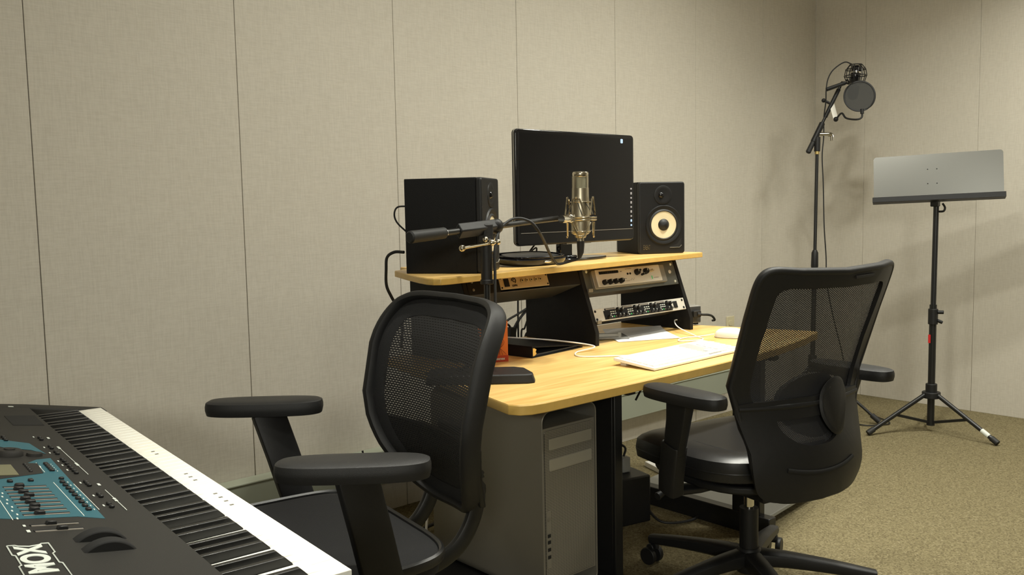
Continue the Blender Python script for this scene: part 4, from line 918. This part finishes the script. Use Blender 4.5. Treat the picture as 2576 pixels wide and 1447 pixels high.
# darker reinforced border and lower lumbar pad behind the mesh
lp2 = loopL(backL, 0.15, 0.055, 0.060)
b = MB(); b.tube([backL(u, v) + Vector((0.007, 0, 0)) for u, v in lp2], 0, 8, ell=(0.003, 0.026, 2), closed=True, up=[tuple(-nrmL(u, v)) for u, v in lp2]); b.build('mesh_border', M_FABRIC, t)
MB().slab(lambda i, j: backL((i * 2 - 1) * (0.80 + 0.08 * j), 0.05 + 0.33 * j) + Vector((-0.012, 0, 0)), lambda i, j: (-1, 0, 0), 14, 8, 0.016).build('lumbar_support', M_BPLAST, t, bevel=0.004)
MB().cbox((-0.437, 0.03, 0.632), (0.035, 0.12, 0.040)).cbox((-0.435, 0.03, 0.575), (0.035, 0.11, 0.035)).cyl((-0.448, 0.075, 0.572), (-0.448, 0.095, 0.572), 0.013, 14).build('height_adjuster', M_BPLAST, t, bevel=0.005)
for y in (0.085, -0.105):
    MB().tube(smooth([(-0.22, y * 0.9, 0.375), (-0.31, y * 0.95, 0.362), (-0.385, y, 0.385), (-0.430, y, 0.432), (-0.449, y, 0.490), (-0.436, y, 0.545), (-0.412, y * 0.9, 0.60)], 6), 0, 12, ell=(0.011, 0.019, 2.6), up=(0, 1, 0)).build('back_bracket', M_BMETAL, t)
for (cx_, cy_, zz, sy) in ((-0.084, 0.270, 0.668, 1), (-0.133, -0.352, 0.662, -1)):
    arm = bpy.data.objects.new('armrest', None)
    b = MB(); pad(b, cx_, cy_, zz, 0.275, 0.092, 0.036, math.radians(-32)); a_ = b.build('arm_pad', M_BSOFT, t)
    by = 0.262 if sy > 0 else -0.300
    b = MB().tube([(cx_ - 0.005, cy_ * 0.99, zz - 0.012), (cx_ - 0.03, (cy_ + by) / 2, 0.55), (cx_ - 0.055, by, 0.44), (cx_ - 0.065, by * 0.98, 0.395)], 0, 12, ell=(0.016, 0.040, 4), up=(0, 1, 0)); b.build('arm_post', M_BPLAST, t, bevel=0.002)
    b = MB().tube([(cx_ - 0.065, by, 0.40), (cx_ * 0.6 - 0.03, by * 0.6, 0.388), (-0.03, by * 0.3, 0.39)], 0, 10, ell=(0.010, 0.030, 4), up=(0, 0, 1)); b.build('arm_bracket', M_BMETAL, t)

# --- right chair (seen from behind, faces the desk)
t = thing('office_chair', 'black leather-seat office chair with high mesh back seen from behind', 'chair', (2.12, 1.33, 0), math.radians(78), 'two black office chairs at the desk')
star_base(t, 0.045, 0.0, math.radians(-52 - 78), 0.345)
cushion(0.100, 0.0, 0.245, 0.255, 0.468, 0.078, 3.2, 0.006, 0.035).build('seat', M_LEATHER, t)
b = MB(); b.tube([(0.100 + x * 0.995, y * 0.995, 0.425 - 0.035 * max(0, x / 0.245 - 0.35) ** 2 * 2.2) for x, y in selip(0.245, 0.255, 3.2, 60)], 0.0022, 6, closed=True); b.build('seat_piping', M_SLOT if False else M_LEATHER, t)
MB().tube(smooth([(-0.105, 0.13, 0.4670), (-0.05, 0.150, 0.4662), (0.02, 0.158, 0.4655), (0.10, 0.160, 0.4650)], 5), 0.0018, 5).build('seat_seam', M_SYNTHD, t)
b = MB(); b.prism(selip(0.215, 0.225, 3, 40, 0.07, 0), 0.366, 0.388); b.cbox((0.04, 0, 0.345), (0.26, 0.16, 0.05)); b.build('seat_pan', M_BPLAST, t, bevel=0.006)
MB().tube([(0.08, 0.10, 0.35), (0.09, 0.26, 0.345), (0.085, 0.30, 0.335)], [0.006, 0.006, 0.011], 10).build('height_lever', M_BPLAST, t)
XR = [(-0.185, 0.34), (-0.196, 0.42), (-0.186, 0.50), (-0.160, 0.56), (-0.148, 0.64), (-0.168, 0.72), (-0.222, 0.85), (-0.268, 0.97)]
WR = [(0.165, 0.34), (0.195, 0.40), (0.203, 0.46), (0.200, 0.52), (0.222, 0.58), (0.243, 0.64), (0.247, 0.72), (0.246, 0.85), (0.250, 0.97)]
def backR(u, z):
    hw = sm_interp(WR, z); y = u * hw
    dep = 0.052 + 0.01 * (z - 0.4)
    return Vector((sm_interp(XR, z) - 0.006 + dep * (u * u) - 0.012, y, z + 0.010 * (u ** 4) * max(0, (z - 0.7)) / 0.27 - 0.012 * (1 - u * u) * max(0, (z - 0.7)) / 0.27))
def nR(u, z):
    e = 0.01; a = backR(u + e, z) - backR(u - e, z); c = backR(u, z + e) - backR(u, z - e); n_ = c.cross(a); n_.normalize(); return n_
def zz(j, z0=0.60, z1=0.968): return z0 + (z1 - z0) * j
def loopR(iu, z0, z1, e=7, n=96):
    o = []
    for i in range(n):
        a = 2 * PI * i / n; c, s_ = math.cos(a), math.sin(a)
        o.append(((1 - iu) * math.copysign(abs(c) ** (2 / e), c), (z0 + z1) / 2 + (z1 - z0) / 2 * math.copysign(abs(s_) ** (2 / e), s_)))
    return o
def loopq(n=200):
    o = []
    for i in range(n):
        a = 2 * PI * i / n; c, s_ = math.cos(a), math.sin(a); e = 13 if s_ > 0 else 7
        o.append((0.965 * math.copysign(abs(c) ** (2 / e), c), 0.6635 + 0.2985 * math.copysign(abs(s_) ** (2 / e), s_)))
    return o
lp = loopq()
MB().tube([backR(u, z) for u, z in lp], 0, 12, ell=(0.012, 0.009, 2.4), closed=True, up=[tuple(nR(u, z)) for u, z in lp]).build('back_rim', M_BSOFT, t)
# wide frame border (sheet with a window) behind the mesh
def win(i, j):
    u = i * 2 - 1; z = zz(j)
    uw, zlo, zhi = 0.70, 0.585, 0.915
    q = (abs(u) / uw) ** 9 + (abs((z - (zlo + zhi) / 2) / ((zhi - zlo) / 2))) ** 9
    return q > 1.0
def sheet(b, fn, nfn, nu, nv, th, keep):
    P = {}; 
    def vid(i, j, s_):
        k = (i, j, s_)
        if k not in P:
            p = fn(i / nu, j / nv); n_ = nfn(i / nu, j / nv); P[k] = len(b.v); b.v.append(p + n_ * (th if s_ else 0))
        return P[k]
    K = lambda i, j: 0 <= i < nu and 0 <= j < nv and keep((i + .5) / nu, (j + .5) / nv)
    for i in range(nu):
        for j in range(nv):
            if not K(i, j): continue
            for s_ in (0, 1):
                q = [(i, j), (i + 1, j), (i + 1, j + 1), (i, j + 1)]; f = [vid(a, c, s_) for a, c in q]; b.f.append(f if s_ else f[::-1]); b.mi.append(0)
            for (di, dj), (p, q) in (((-1, 0), ((i, j), (i, j + 1))), ((1, 0), ((i + 1, j + 1), (i + 1, j))), ((0, -1), ((i + 1, j), (i, j))), ((0, 1), ((i, j + 1), (i + 1, j + 1)))):
                if not K(i + di, j + dj): b.f.append([vid(*p, 0), vid(*q, 0), vid(*q, 1), vid(*p, 1)]); b.mi.append(0)
def ring_sheet(outer, inner, th, steps=5):
    b = MB(); n = len(outer); rows = []
    for side in (0, 1):
        for k in range(steps + 1):
            f = k / steps
            for (u0, z0), (u1, z1) in zip(outer, inner):
                u, z = u0 + (u1 - u0) * f, z0 + (z1 - z0) * f
                b.v.append(backR(u, z) + nR(u, z) * (th if side else 0))
    I = lambda sd, k, q: (sd * (steps + 1) + k) * n + q % n
    for k in range(steps):
        for q in range(n):
            b.f.append([I(0, k, q), I(0, k, q + 1), I(0, k + 1, q + 1), I(0, k + 1, q)]); b.f.append([I(1, k, q), I(1, k + 1, q), I(1, k + 1, q + 1), I(1, k, q + 1)]); b.mi += [0, 0]
    for k in (0, steps):
        for q in range(n): b.f.append([I(0, k, q), I(0, k, q + 1), I(1, k, q + 1), I(1, k, q)]); b.mi.append(0)
    return b
def outl(n):
    o = []
    for i in range(n):
        a = 2 * PI * i / n; c, s_ = math.cos(a), math.sin(a); e = 13 if s_ > 0 else 7
        o.append((0.965 * math.copysign(abs(c) ** (2 / e), c), 0.6635 + 0.2985 * math.copysign(abs(s_) ** (2 / e), s_)))
    return o
OUT = [(u, max(z, 0.605)) for u, z in outl(160)]
INN = [(u, z) for u, z in loopR(0.225, 0.603, 0.924, 11, 160)]
ring_sheet(OUT, INN, 0.010).build('back_frame', M_BPLAST, t)
b = MB(); b.grid(lambda i, j: backR((i * 2 - 1) * 0.96, zz(j, 0.37, 0.960)) - nR(i * 2 - 1, zz(j, 0.37, 0.960)) * 0.003, 60, 80, lambda i, j: ((i * 2 - 1) * 0.24, j * 0.59),
     keep=lambda i, j: abs(i * 2 - 1) ** 9 + abs(j * 2 - 1) ** 9 < 1.0); b.build('back_mesh', M_MESHR, t)
# lower shell with handle loop and slots
SO = []; SI = []
for q in range(160):
    a = 2 * PI * q / 160; c, s_ = math.cos(a), math.sin(a)
    e_ = 14 if s_ > 0 else 7
    SO.append((0.985 * math.copysign(abs(c) ** (2 / e_), c), 0.492 + (0.128 if s_ > 0 else 0.127) * math.copysign(abs(s_) ** (2 / e_), s_)))
    SI.append((0.06 + 0.50 * math.copysign(abs(c) ** (2 / (2.2 if s_ < 0 else 8)), c), 0.560 + (0.008 if s_ > 0 else 0.062) * math.copysign(abs(s_) ** (2 / (2.2 if s_ < 0 else 8)), s_)))
ring_sheet(SO, SI, 0.014, 10).build('lower_shell', M_BPLAST, t)
b = MB(); n = 48; vs = []
for dx, sc in ((0.010, 0.04), (0.008, 0.5), (0.004, 0.9), (0.008, 1.0), (0.022, 1.0), (0.028, 0.85), (0.032, 0.4), (0.033, 0.04)):
    for q in range(n):
        a = 2 * PI * q / n; u = -0.06 + 0.50 * sc * math.cos(a); z = 0.595 + 0.082 * sc * math.sin(a); vs.append(backR(u, z) + Vector((dx, 0, 0)))
b.add(vs, [(i * n + k, i * n + (k + 1) % n, (i + 1) * n + (k + 1) % n, (i + 1) * n + k) for i in range(7) for k in range(n)] + [list(range(n))[::-1], list(range(7 * n, 8 * n))])
b.build('lumbar_pad', M_BPLAST, t)
b = MB(); b.tube([backR(u, 0.450 - 0.016 * (1 - (u / 0.6) ** 2)) + nR(u, 0.44) * 0.016 for u in [-0.58 + 1.16 * k / 20 for k in range(21)]], 0, 8, ell=(0.003, 0.006), up=(-1, 0, 0)); b.build('shell_slot', M_SYNTHD, t)
b = MB(); cc = [(-0.30 + 0.26 * math.cos(a), 0.590 + 0.080 * math.sin(a)) for a in [2 * PI * k / 36 for k in range(36)]]
o1 = [backR(u, z) + nR(u, z) * 0.018 for u, z in cc]; o2 = [backR(-0.30 + (u + 0.30) * 0.86, 0.590 + (z - 0.590) * 0.9) + nR(u, z) * 0.024 for u, z in cc]
b.add(o1 + o2, [list(range(36)), list(range(36, 72))[::-1]] + [(k, (k + 1) % 36, 36 + (k + 1) % 36, 36 + k) for k in range(36)]); b.build('lumbar_dial', M_BPLAST, t, bevel=0.003)
b = MB(); b.tube([backR(u, 0.6 + 0.004 * abs(u)) + nR(u, 0.6) * 0.010 for u in [-0.93 + 1.86 * k / 24 for k in range(25)]], 0.0075, 8); b.build('cross_bar', M_BPLAST, t)
b = MB().tube([backR(u, 0.948) + nR(u, 0.948) * 0.010 for u in (-0.42, -0.34, -0.26, -0.18, -0.10)], 0, 8, ell=(0.002, 0.004, 4), up=(-1, 0, 0)); b.build('hang_tag_slot', M_SYNTH, t)
MB().tube(smooth([(0.0, 0.0, 0.35), (-0.10, 0, 0.335), (-0.165, 0, 0.36), (-0.178, 0, 0.42), (-0.170, 0, 0.50)], 5), 0, 12, ell=(0.014, 0.05, 4), up=(-1, 0, 0)).build('back_spine', M_BPLAST, t)
for sy in (1, -1):
    b = MB(); pad(b, -0.048, 0.322 if sy > 0 else -0.304, 0.636, 0.262, 0.088, 0.034, math.radians(5 * 1)); b.build('arm_pad', M_BSOFT, t)
    b = MB().tube([(-0.030, 0.318 * sy, 0.622), (-0.018, 0.315 * sy, 0.56), (0.008, 0.306 * sy, 0.48)], 0, 12, ell=(0.018, 0.036, 4, [1.15, 1.0, 0.92]), up=(0, 1, 0)); b.build('arm_post', M_BPLAST, t, bevel=0.002)
    b = MB().tube([(0.005, 0.307 * sy, 0.50), (0.030, 0.298 * sy, 0.40), (0.040, 0.29 * sy, 0.360)], 0, 12, ell=(0.024, 0.034, 4), up=(0, 1, 0)); b.tube([(0.040, 0.292 * sy, 0.362), (0.045, 0.20 * sy, 0.352), (0.05, 0.08 * sy, 0.352)], 0, 10, ell=(0.010, 0.028, 4), up=(0, 0, 1)); b.build('arm_sleeve', M_BPLAST, t, bevel=0.002)

# ------------------------------------------------------------------ music stand
t = thing('music_stand', 'grey music stand with a wide tray on a black tripod near the right wall', 'music stand', (4.33, 1.78, 0))
MB().cyl((0, 0, 0.035), (0, 0, 0.62), 0.0165, 18).cyl((0, 0, 0.03), (0, 0, 0.038), 0.019, 18).build('lower_pole', M_BMETAL, t)
MB().cyl((0, 0, 0.60), (0.02, 0.005, 1.11), 0.0125, 18).build('upper_pole', M_BMETAL, t)
MB().cyl((0, 0, 0.525), (0, 0, 0.60), 0.022, 20).cyl((0.0, -0.02, 0.585), (0.012, -0.045, 0.585), 0.009, 12).cyl((0.0, -0.02, 0.545), (0.012, -0.04, 0.535), 0.008, 12).build('height_collar', M_BPLAST, t, bevel=0.002)
MB().cyl((0, 0, 0.17), (0, 0, 0.235), 0.026, 20).cyl((0, 0, 0.165), (0, 0, 0.195), 0.042, 20).build('leg_collar', M_BPLAST, t, bevel=0.003)
MB().tube([(-0.0155, 0.008, 0.435), (-0.0155, 0.008, 0.475)], 0, 8, ell=(0.004, 0.006, 4), up=(-1, 0, 0)).build('red_label', mat('red_label', (0.6, 0.02, 0.02), 0.5), t)
feet = [(-0.287, 0.175), (-0.063, -0.327), (0.310, 0.130)]
for fx, fy_ in feet:
    d = Vector((fx, fy_, 0)); L0 = d.length; d.normalize()
    A = d * 0.035 + Vector((0, 0, 0.182)); Bp = d * L0 + Vector((0, 0, 0.012))
    leg = MB().tube([A, Bp], 0.0105, 14).build('leg', M_BMETAL, t)
    MB().tube([Bp - (Bp - A).normalized() * 0.035, Bp], 0.0135, 14).build('rubber_foot', M_RUBBER, leg)
    if fy_ < 0: MB().tube([A.lerp(Bp, 0.74), A.lerp(Bp, 0.86)], 0.0113, 14).build('white_sticker', M_PRINT, leg)
    mid = A.lerp(Bp, 0.52); MB().tube([d * 0.01 + Vector((0, 0, 0.045)), mid], 0, 8, ell=(0.007, 0.004, 4), up=tuple(d)).build('brace', M_BMETAL, t)
# tray: local frame, faces the room towards -x
ct = Vector((0.012, -0.002, 1.128)); r_ = Vector((0.738, -0.674, 0.035)).normalized()
r_ = Vector((0.40, -0.915, 0.030)).normalized(); back = Vector((0.915, 0.40, 0)); up_ = (Vector((0, 0, 1)) + back * 0.20).normalized(); up_ = (up_ - r_ * up_.dot(r_)).normalized(); nn = r_.cross(up_)
FM = frame_matrix(ct, r_, up_, nn)
b = MB(); b.M = FM; b.prism(rrect(0.560, 0.222, 0.014, 5, 0.0, 0.108), -0.0012, 0.0012); b.build('tray', M_TRAYG, t)
b = MB(); b.M = FM; b.box((-0.284, -0.014, -0.002), (0.284, 0.010, 0.0016)); b.box((-0.284, -0.016, -0.002), (0.284, -0.013, 0.055)); b.box((-0.284, -0.014, 0.052), (0.284, 0.009, 0.055)); b.build('tray_lip', M_BPLAST, t, bevel=0.001)
b = MB(); b.M = FM
for x, y in ((-0.04, 0.145), (0.0, 0.145), (-0.04, 0.075), (0.0, 0.075)): b.lathe([(0, 0.0030), (0.0028, 0.002), (0.003, 0.001)], 10, o=(x, y, 0))
b.build('rivet', M_BMETAL, t)
MB().tube(smooth([(0.03, -0.02, 1.105), (0.038, -0.028, 1.085), (0.034, -0.024, 1.068), (0.022, -0.008, 1.066)], 5), 0.005, 10).build('tilt_lever', M_BMETAL, t)
MB().cbox((0.02, 0.01, 1.115), (0.035, 0.035, 0.05)).build('tilt_bracket', M_BMETAL, t, bevel=0.004)

# ------------------------------------------------------------------ floor microphone stand in the corner
t = thing('boom_mic_stand', 'tall black tripod boom microphone stand in the room corner', 'microphone stand', (4.18, 2.33, 0)); fs = t
pd = Vector((0.10, 0.042, 1.15)).normalized()
def pp(z): return Vector((0.02, 0.004, 0.30)) + pd * ((z - 0.30) / pd.z)
MB().tube([pp(0.14), pp(0.86)], 0.0125, 16).build('lower_pole', M_BMETAL, t)
MB().tube([pp(0.84), pp(1.45)], 0.0085, 16).build('upper_pole', M_BMETAL, t)
MB().tube([pp(0.77), pp(0.79), pp(0.86), pp(0.875)], [0.0135, 0.0185, 0.017, 0.010], 18).build('height_clutch', M_BPLAST, t)
MB().tube([pp(0.24), pp(0.33)], 0.022, 18).build('leg_hub', M_BPLAST, t, bevel=0.003)
for a, rr in ((-72, 0.335), (48, 0.33), (168, 0.33)):
    a = math.radians(a); d = Vector((math.cos(a), math.sin(a), 0))
    A = pp(0.275) + d * 0.02; B_ = Vector((0, 0, 0.014)) + d * rr
    leg = MB().tube([A, B_], 0.0075, 12).build('leg', M_BMETAL, t)
    MB().tube([B_ - (B_ - A).normalized() * 0.05, B_], 0.0135, 12).build('rubber_foot', M_RUBBER, leg)
MB().tube([pp(1.37), pp(1.385)], 0.0115, 14).build('brass_band', M_BRASS, t)
MB().tube([pp(1.385), pp(1.46)], 0.0155, 16).build('boom_collar', M_BPLAST, t, bevel=0.002)
pv0 = Vector((4.304, 2.381, 1.475)) - Vector((4.18, 2.33, 0)); tl = pv0
e1 = Vector((4.421, 2.308, 1.740)) - Vector((4.18, 2.33, 0)); e0 = pv0 - (e1 - pv0).normalized() * 0.104
MB().tube([e0, e1], 0.0075, 14).build('boom_arm', M_BMETAL, t)
dbm = (e1 - e0).normalized()
MB().tube([e0 - dbm * 0.005, e0, e0 + dbm * 0.062, e0 + dbm * 0.066], [0.009, 0.0135, 0.0125, 0.008], 16).build('boom_grip', M_RUBBER, t)
MB().tube([pv0 - dbm * 0.045, pv0 + dbm * 0.065], 0.0145, 14).build('boom_clamp', M_BPLAST, t, bevel=0.002)
MB().tube([pv0 + dbm * 0.10, pv0 + dbm * 0.26], 0.0105, 14).build('boom_sleeve', M_BPLAST, t)
MB().tube([pv0, pv0 + Vector((0.045, -0.04, 0.0))], 0.010, 12).tube(smooth([pv0 + Vector((0.045, -0.04, 0.0)), pv0 + Vector((0.060, -0.050, -0.008)), pv0 + Vector((0.058, -0.05, -0.035))], 4), 0, 10, ell=(0.006, 0.012, 3), up=(1, 0, 0)).build('wing_nut', M_CHROME, t)
# microphone hanging upside down inside a spider mount
def wp(x, y, z): return Vector((x, y, z))
mh = wp(4.432, 2.240, 1.772)
t = thing('condenser_microphone', 'black and chrome studio microphone hung head down on the tall boom', 'microphone', tuple(mh)); t.rotation_euler = (math.radians(4), math.radians(7), 0)
MB().lathe([(0, 0.045), (0.020, 0.043), (0.0245, 0.034), (0.025, -0.02), (0.0255, -0.045), (0.026, -0.052)], 30).build('body', M_BGLOSS, t)
MB().lathe([(0.026, -0.052), (0.027, -0.060), (0.027, -0.100), (0.020, -0.122), (0, -0.130)], 30).build('grille', mat('dark_grille', (0.07, 0.07, 0.065), 0.4, 0.6), t)
MB().lathe([(0.0265, -0.046), (0.0285, -0.049), (0.0285, -0.054), (0.0265, -0.057)], 30).lathe([(0.0262, 0.008), (0.027, 0.012), (0.0262, 0.016)], 30).build('chrome_band', M_CHROME, t)
sm2 = thing('shock_mount', 'black spider shock mount cage at the top of the corner boom', 'microphone mount', tuple(mh), 0.3)
b = MB()
for zr, rr in ((0.052, 0.030), (0.028, 0.049), (-0.004, 0.055), (-0.040, 0.042)):
    MB().tube([(rr * math.cos(2 * PI * k / 40), rr * math.sin(2 * PI * k / 40), zr) for k in range(40)], 0.0026, 8, closed=True).build('cage_ring', M_BMETAL, sm2)
for k in range(8):
    a = PI / 4 * k; c, s_ = math.cos(a), math.sin(a)
    MB().tube([(0.030 * c, 0.030 * s_, 0.052), (0.049 * c, 0.049 * s_, 0.028), (0.055 * c, 0.055 * s_, -0.004), (0.042 * c, 0.042 * s_, -0.040)], 0.0022, 6).build('cage_rib', M_BMETAL, sm2)
MB().tube([tuple((tl + Vector((4.18, 2.33, 0)) + (e1 - pv0)) - mh), (-0.01, 0.02, -0.045), (0.0, 0.0425, -0.02)], 0.006, 10).build('mount_arm', M_BMETAL, sm2)
bb = b
for o in list(sm2.children):
    pass
b1 = wp(4.455, 2.155, 1.655)
t = thing('pop_filter', 'round black pop filter on a gooseneck in front of the hanging microphone', 'pop filter', (4.4120, 2.2240, 1.643))
fd = Vector((-0.80, -0.60, 0.10)).normalized(); rt = Vector((0, 0, 1)).cross(fd).normalized(); upf = fd.cross(rt)
FP = frame_matrix(fd * 0.085, rt, upf, fd); RP = 0.0735
b = MB(); b.M = FP; b.tube([(RP * math.cos(2 * PI * k / 56), RP * 1.02 * math.sin(2 * PI * k / 56), 0) for k in range(56)], 0, 8, ell=(0.0048, 0.0028), closed=True, up=tuple(fd)); b.build('hoop', M_BPLAST, t)
b = MB(); b.M = FP; b.grid(lambda i, j: ((i * 2 - 1) * RP, (j * 2 - 1) * RP, 0.0005), 30, 30, lambda i, j: (i * 2 * RP, j * 2 * RP), keep=lambda i, j: (i * 2 - 1) ** 2 + (j * 2 - 1) ** 2 < 1.0); b.build('nylon_screen', M_POP, t)
bc = FP @ Vector((0.012, -RP - 0.004, 0)); 
g0 = wp(4.355, 2.304, 1.548) - Vector((4.412, 2.224, 1.643))
MB().tube([bc + upf * 0.012, bc - upf * 0.012], 0.009, 12).build('hoop_clip', M_BPLAST, t)
MB().tube(smooth([bc, bc - upf * 0.03 - rt * 0.002, bc - upf * 0.040 - rt * 0.028, bc.lerp(g0, 0.6) + Vector((0, 0, -0.010)), g0.lerp(bc, 0.22) + Vector((0, 0, 0.022)), g0], 8), 0.0048, 10).build('gooseneck', M_RUBBER, t)
s0 = pv0 + dbm * 0.175 + Vector((4.18, 2.33, 0)) - Vector((4.412, 2.224, 1.643))
MB().tube([s0, g0], 0, 8, ell=(0.014, 0.003, 4), up=tuple(rt)).build('bracket', M_SILVERP, t)
MB().sphere(tuple(g0), 0.013).build('clamp_knob', M_BPLAST, t)
MB().sphere(tuple(s0 - rt * 0.04 + Vector((0, 0, 0.02))), 0.011).tube([s0, s0 - rt * 0.04 + Vector((0, 0, 0.02))], 0.007, 8).build('clamp_knob', M_BPLAST, t)
cable('microphone_cable', [(4.40, 2.245, 1.825), (4.37, 2.27, 1.835), (4.335, 2.31, 1.80), (4.318, 2.33, 1.755), (4.311, 2.336, 1.70), (4.325, 2.345, 1.64), (4.335, 2.36, 1.56), (4.335, 2.36, 1.46), (4.322, 2.36, 1.36), (4.318, 2.35, 1.22), (4.305, 2.335, 1.0), (4.310, 2.325, 0.84), (4.295, 2.31, 0.70), (4.31, 2.28, 0.52), (4.345, 2.24, 0.30), (4.32, 2.20, 0.08), (4.28, 2.16, 0.006), (4.20, 2.05, 0.006), (4.33, 1.98, 0.006), (4.45, 2.15, 0.006)], 0.0032, M_RUBBER, 'thin black cable hanging beside the tall corner microphone stand', 7)
cable('xlr_connector', [(4.312, 2.335, 1.700), (4.35, 2.305, 1.716), (4.39, 2.275, 1.732)], 0.010, M_BPLAST, 'black connector barrel lying along the boom below the hanging microphone')

# ------------------------------------------------------------------ under the desk
t = thing('power_conditioner', 'black power box with orange lights standing under the desk', 'power box', (2.30, 2.03, 0), math.radians(-14))
MB().box((-0.13, -0.05, 0), (0.12, 0.10, 0.17)).build('housing', M_BPLAST, t, bevel=0.006)
for x in (-0.062, -0.034): MB().cyl((x, -0.052, 0.085), (x, -0.049, 0.085), 0.006, 12).build('indicator_light', M_LED, t)
for k, (x, hgt, m_) in enumerate(((-0.09, 0.075, M_RUBBER), (-0.045, 0.090, M_RUBBER), (0.005, 0.085, M_RUBBER), (0.060, 0.080, M_PALE))):
    p = thing('power_plug', ['black plug at the left end of the power box', 'tall black plug second from the left on the power box', 'black plug beside the pale adapter on the power box', 'pale grey adapter plugged into the power box'][k], 'plug', t.matrix_world.translation, 0)
    p.location = (2.30 + x * math.cos(math.radians(-14)) - 0.03 * math.sin(math.radians(-14)), 2.03 + x * math.sin(math.radians(-14)) + 0.03 * math.cos(math.radians(-14)), 0.1702); p.rotation_euler = (0, 0, math.radians(-14))
    MB().box((-0.017, -0.02, 0), (0.017, 0.02, hgt * 0.7)).build('plug_body', m_, p, bevel=0.005)
    MB().tube(smooth([(0, 0, hgt * 0.68), (0.004, 0, hgt + 0.01), (-0.02 - 0.01 * k, 0.03, hgt + 0.035), (-0.06, 0.08, hgt + 0.03), (-0.09, 0.13, hgt - 0.01), (-0.10, 0.16, 0.0), (-0.10, 0.20, -0.12)], 5), 0.0042, 8).build('cord', M_RUBBER if k < 3 else M_RUBBER, p)
t = thing('storage_tray', 'flat pale grey plastic tray lying on the carpet below the desk', 'tray', (2.60, 1.625, 0), math.radians(6))
pts_ = rrect(0.46, 0.56, 0.035, 6, 0.225, 0.27)
MB().prism(pts_, 0.030, 0.045).build('tray_body', M_PALE, t, bevel=0.003)
for x, y in ((0.03, 0.03), (0.42, 0.03), (0.03, 0.50), (0.42, 0.50)): MB().cyl((x, y, 0), (x, y, 0.031), 0.012, 12).build('foot', M_BPLAST, t)
MB().tube([(0.18 + 0.014 * math.cos(2 * PI * k / 24), 0.33 + 0.014 * math.sin(2 * PI * k / 24), 0.0452) for k in range(24)], 0.0012, 5, closed=True).build('round_mark', M_SYNTH, t)
t = tag(MB().box((0, 0, 0), (0.20, 0.17, 0.022)).build('paper_box', M_WHITEP, bevel=0.002, loc=(2.85, 2.235, 0.0), rot=(0, 0, math.radians(-20))), 'small white flat box on the carpet under the desk', 'box')
cable('electric_cable', [(2.07, 2.14, 0.60), (2.06, 2.10, 0.56), (2.11, 2.08, 0.545), (2.16, 2.08, 0.56), (2.17, 2.10, 0.615)], 0.0035, M_RUBBER, 'small loop of black cord hanging under the desktop')
cable('electric_cable', [(2.055, 2.13, 0.61), (2.06, 2.13, 0.50), (2.05, 2.14, 0.38), (2.03, 2.16, 0.25), (2.08, 2.18, 0.20)], 0.0042, M_RUBBER, 'straight black cord dropping right beside the left desk leg')
cable('electric_cable', [(2.62, 2.10, 0.625), (2.57, 2.08, 0.56), (2.54, 2.07, 0.50), (2.50, 2.10, 0.40)], 0.004, M_RUBBER, 'short black cord below the desk edge by the right chair arm')
cable('electric_cable', [(2.55, 2.0, 0.012), (2.60, 1.90, 0.01), (2.50, 1.84, 0.01), (2.40, 1.90, 0.012), (2.42, 2.0, 0.05)], 0.005, M_RUBBER, 'black cord looping on the carpet beside the power box')
# tangle behind the left chair
tang = [([(1.60, 2.56, 0.30), (1.62, 2.54, 0.15), (1.66, 2.48, 0.03), (1.72, 2.35, 0.01), (1.62, 2.25, 0.01)], 0.0035, M_RUBBER, 'thin black lead hanging down the wall left of the tower'),
        ([(1.44, 2.40, 0.012), (1.58, 2.38, 0.02), (1.72, 2.42, 0.02), (1.86, 2.44, 0.03), (1.93, 2.40, 0.10)], 0.006, M_RUBBER, 'black cord crossing the carpet in the tangle, nearest the wall'),
        ([(1.45, 2.28, 0.012), (1.56, 2.30, 0.03), (1.68, 2.30, 0.02), (1.80, 2.26, 0.02)], 0.006, M_RUBBER, 'black cord across the middle of the floor tangle'),
        ([(1.42, 2.22, 0.010), (1.52, 2.20, 0.02), (1.60, 2.26, 0.05), (1.66, 2.32, 0.06), (1.74, 2.30, 0.02)], 0.005, M_RUBBER, 'black cord arching over the floor tangle'),
        ([(1.50, 2.16, 0.012), (1.60, 2.18, 0.03), (1.70, 2.20, 0.03), (1.78, 2.18, 0.015)], 0.006, M_BLUE, 'blue cable in the tangle behind the mesh chair'),
        ([(1.49, 2.07, 0.012), (1.53, 2.12, 0.06), (1.60, 2.20, 0.13), (1.66, 2.27, 0.17)], 0.004, M_WHITEP, 'straight white lead slanting up out of the tangle')]
for pts, r, m_, lab in tang: cable('loose_cable', pts, r, m_, lab)
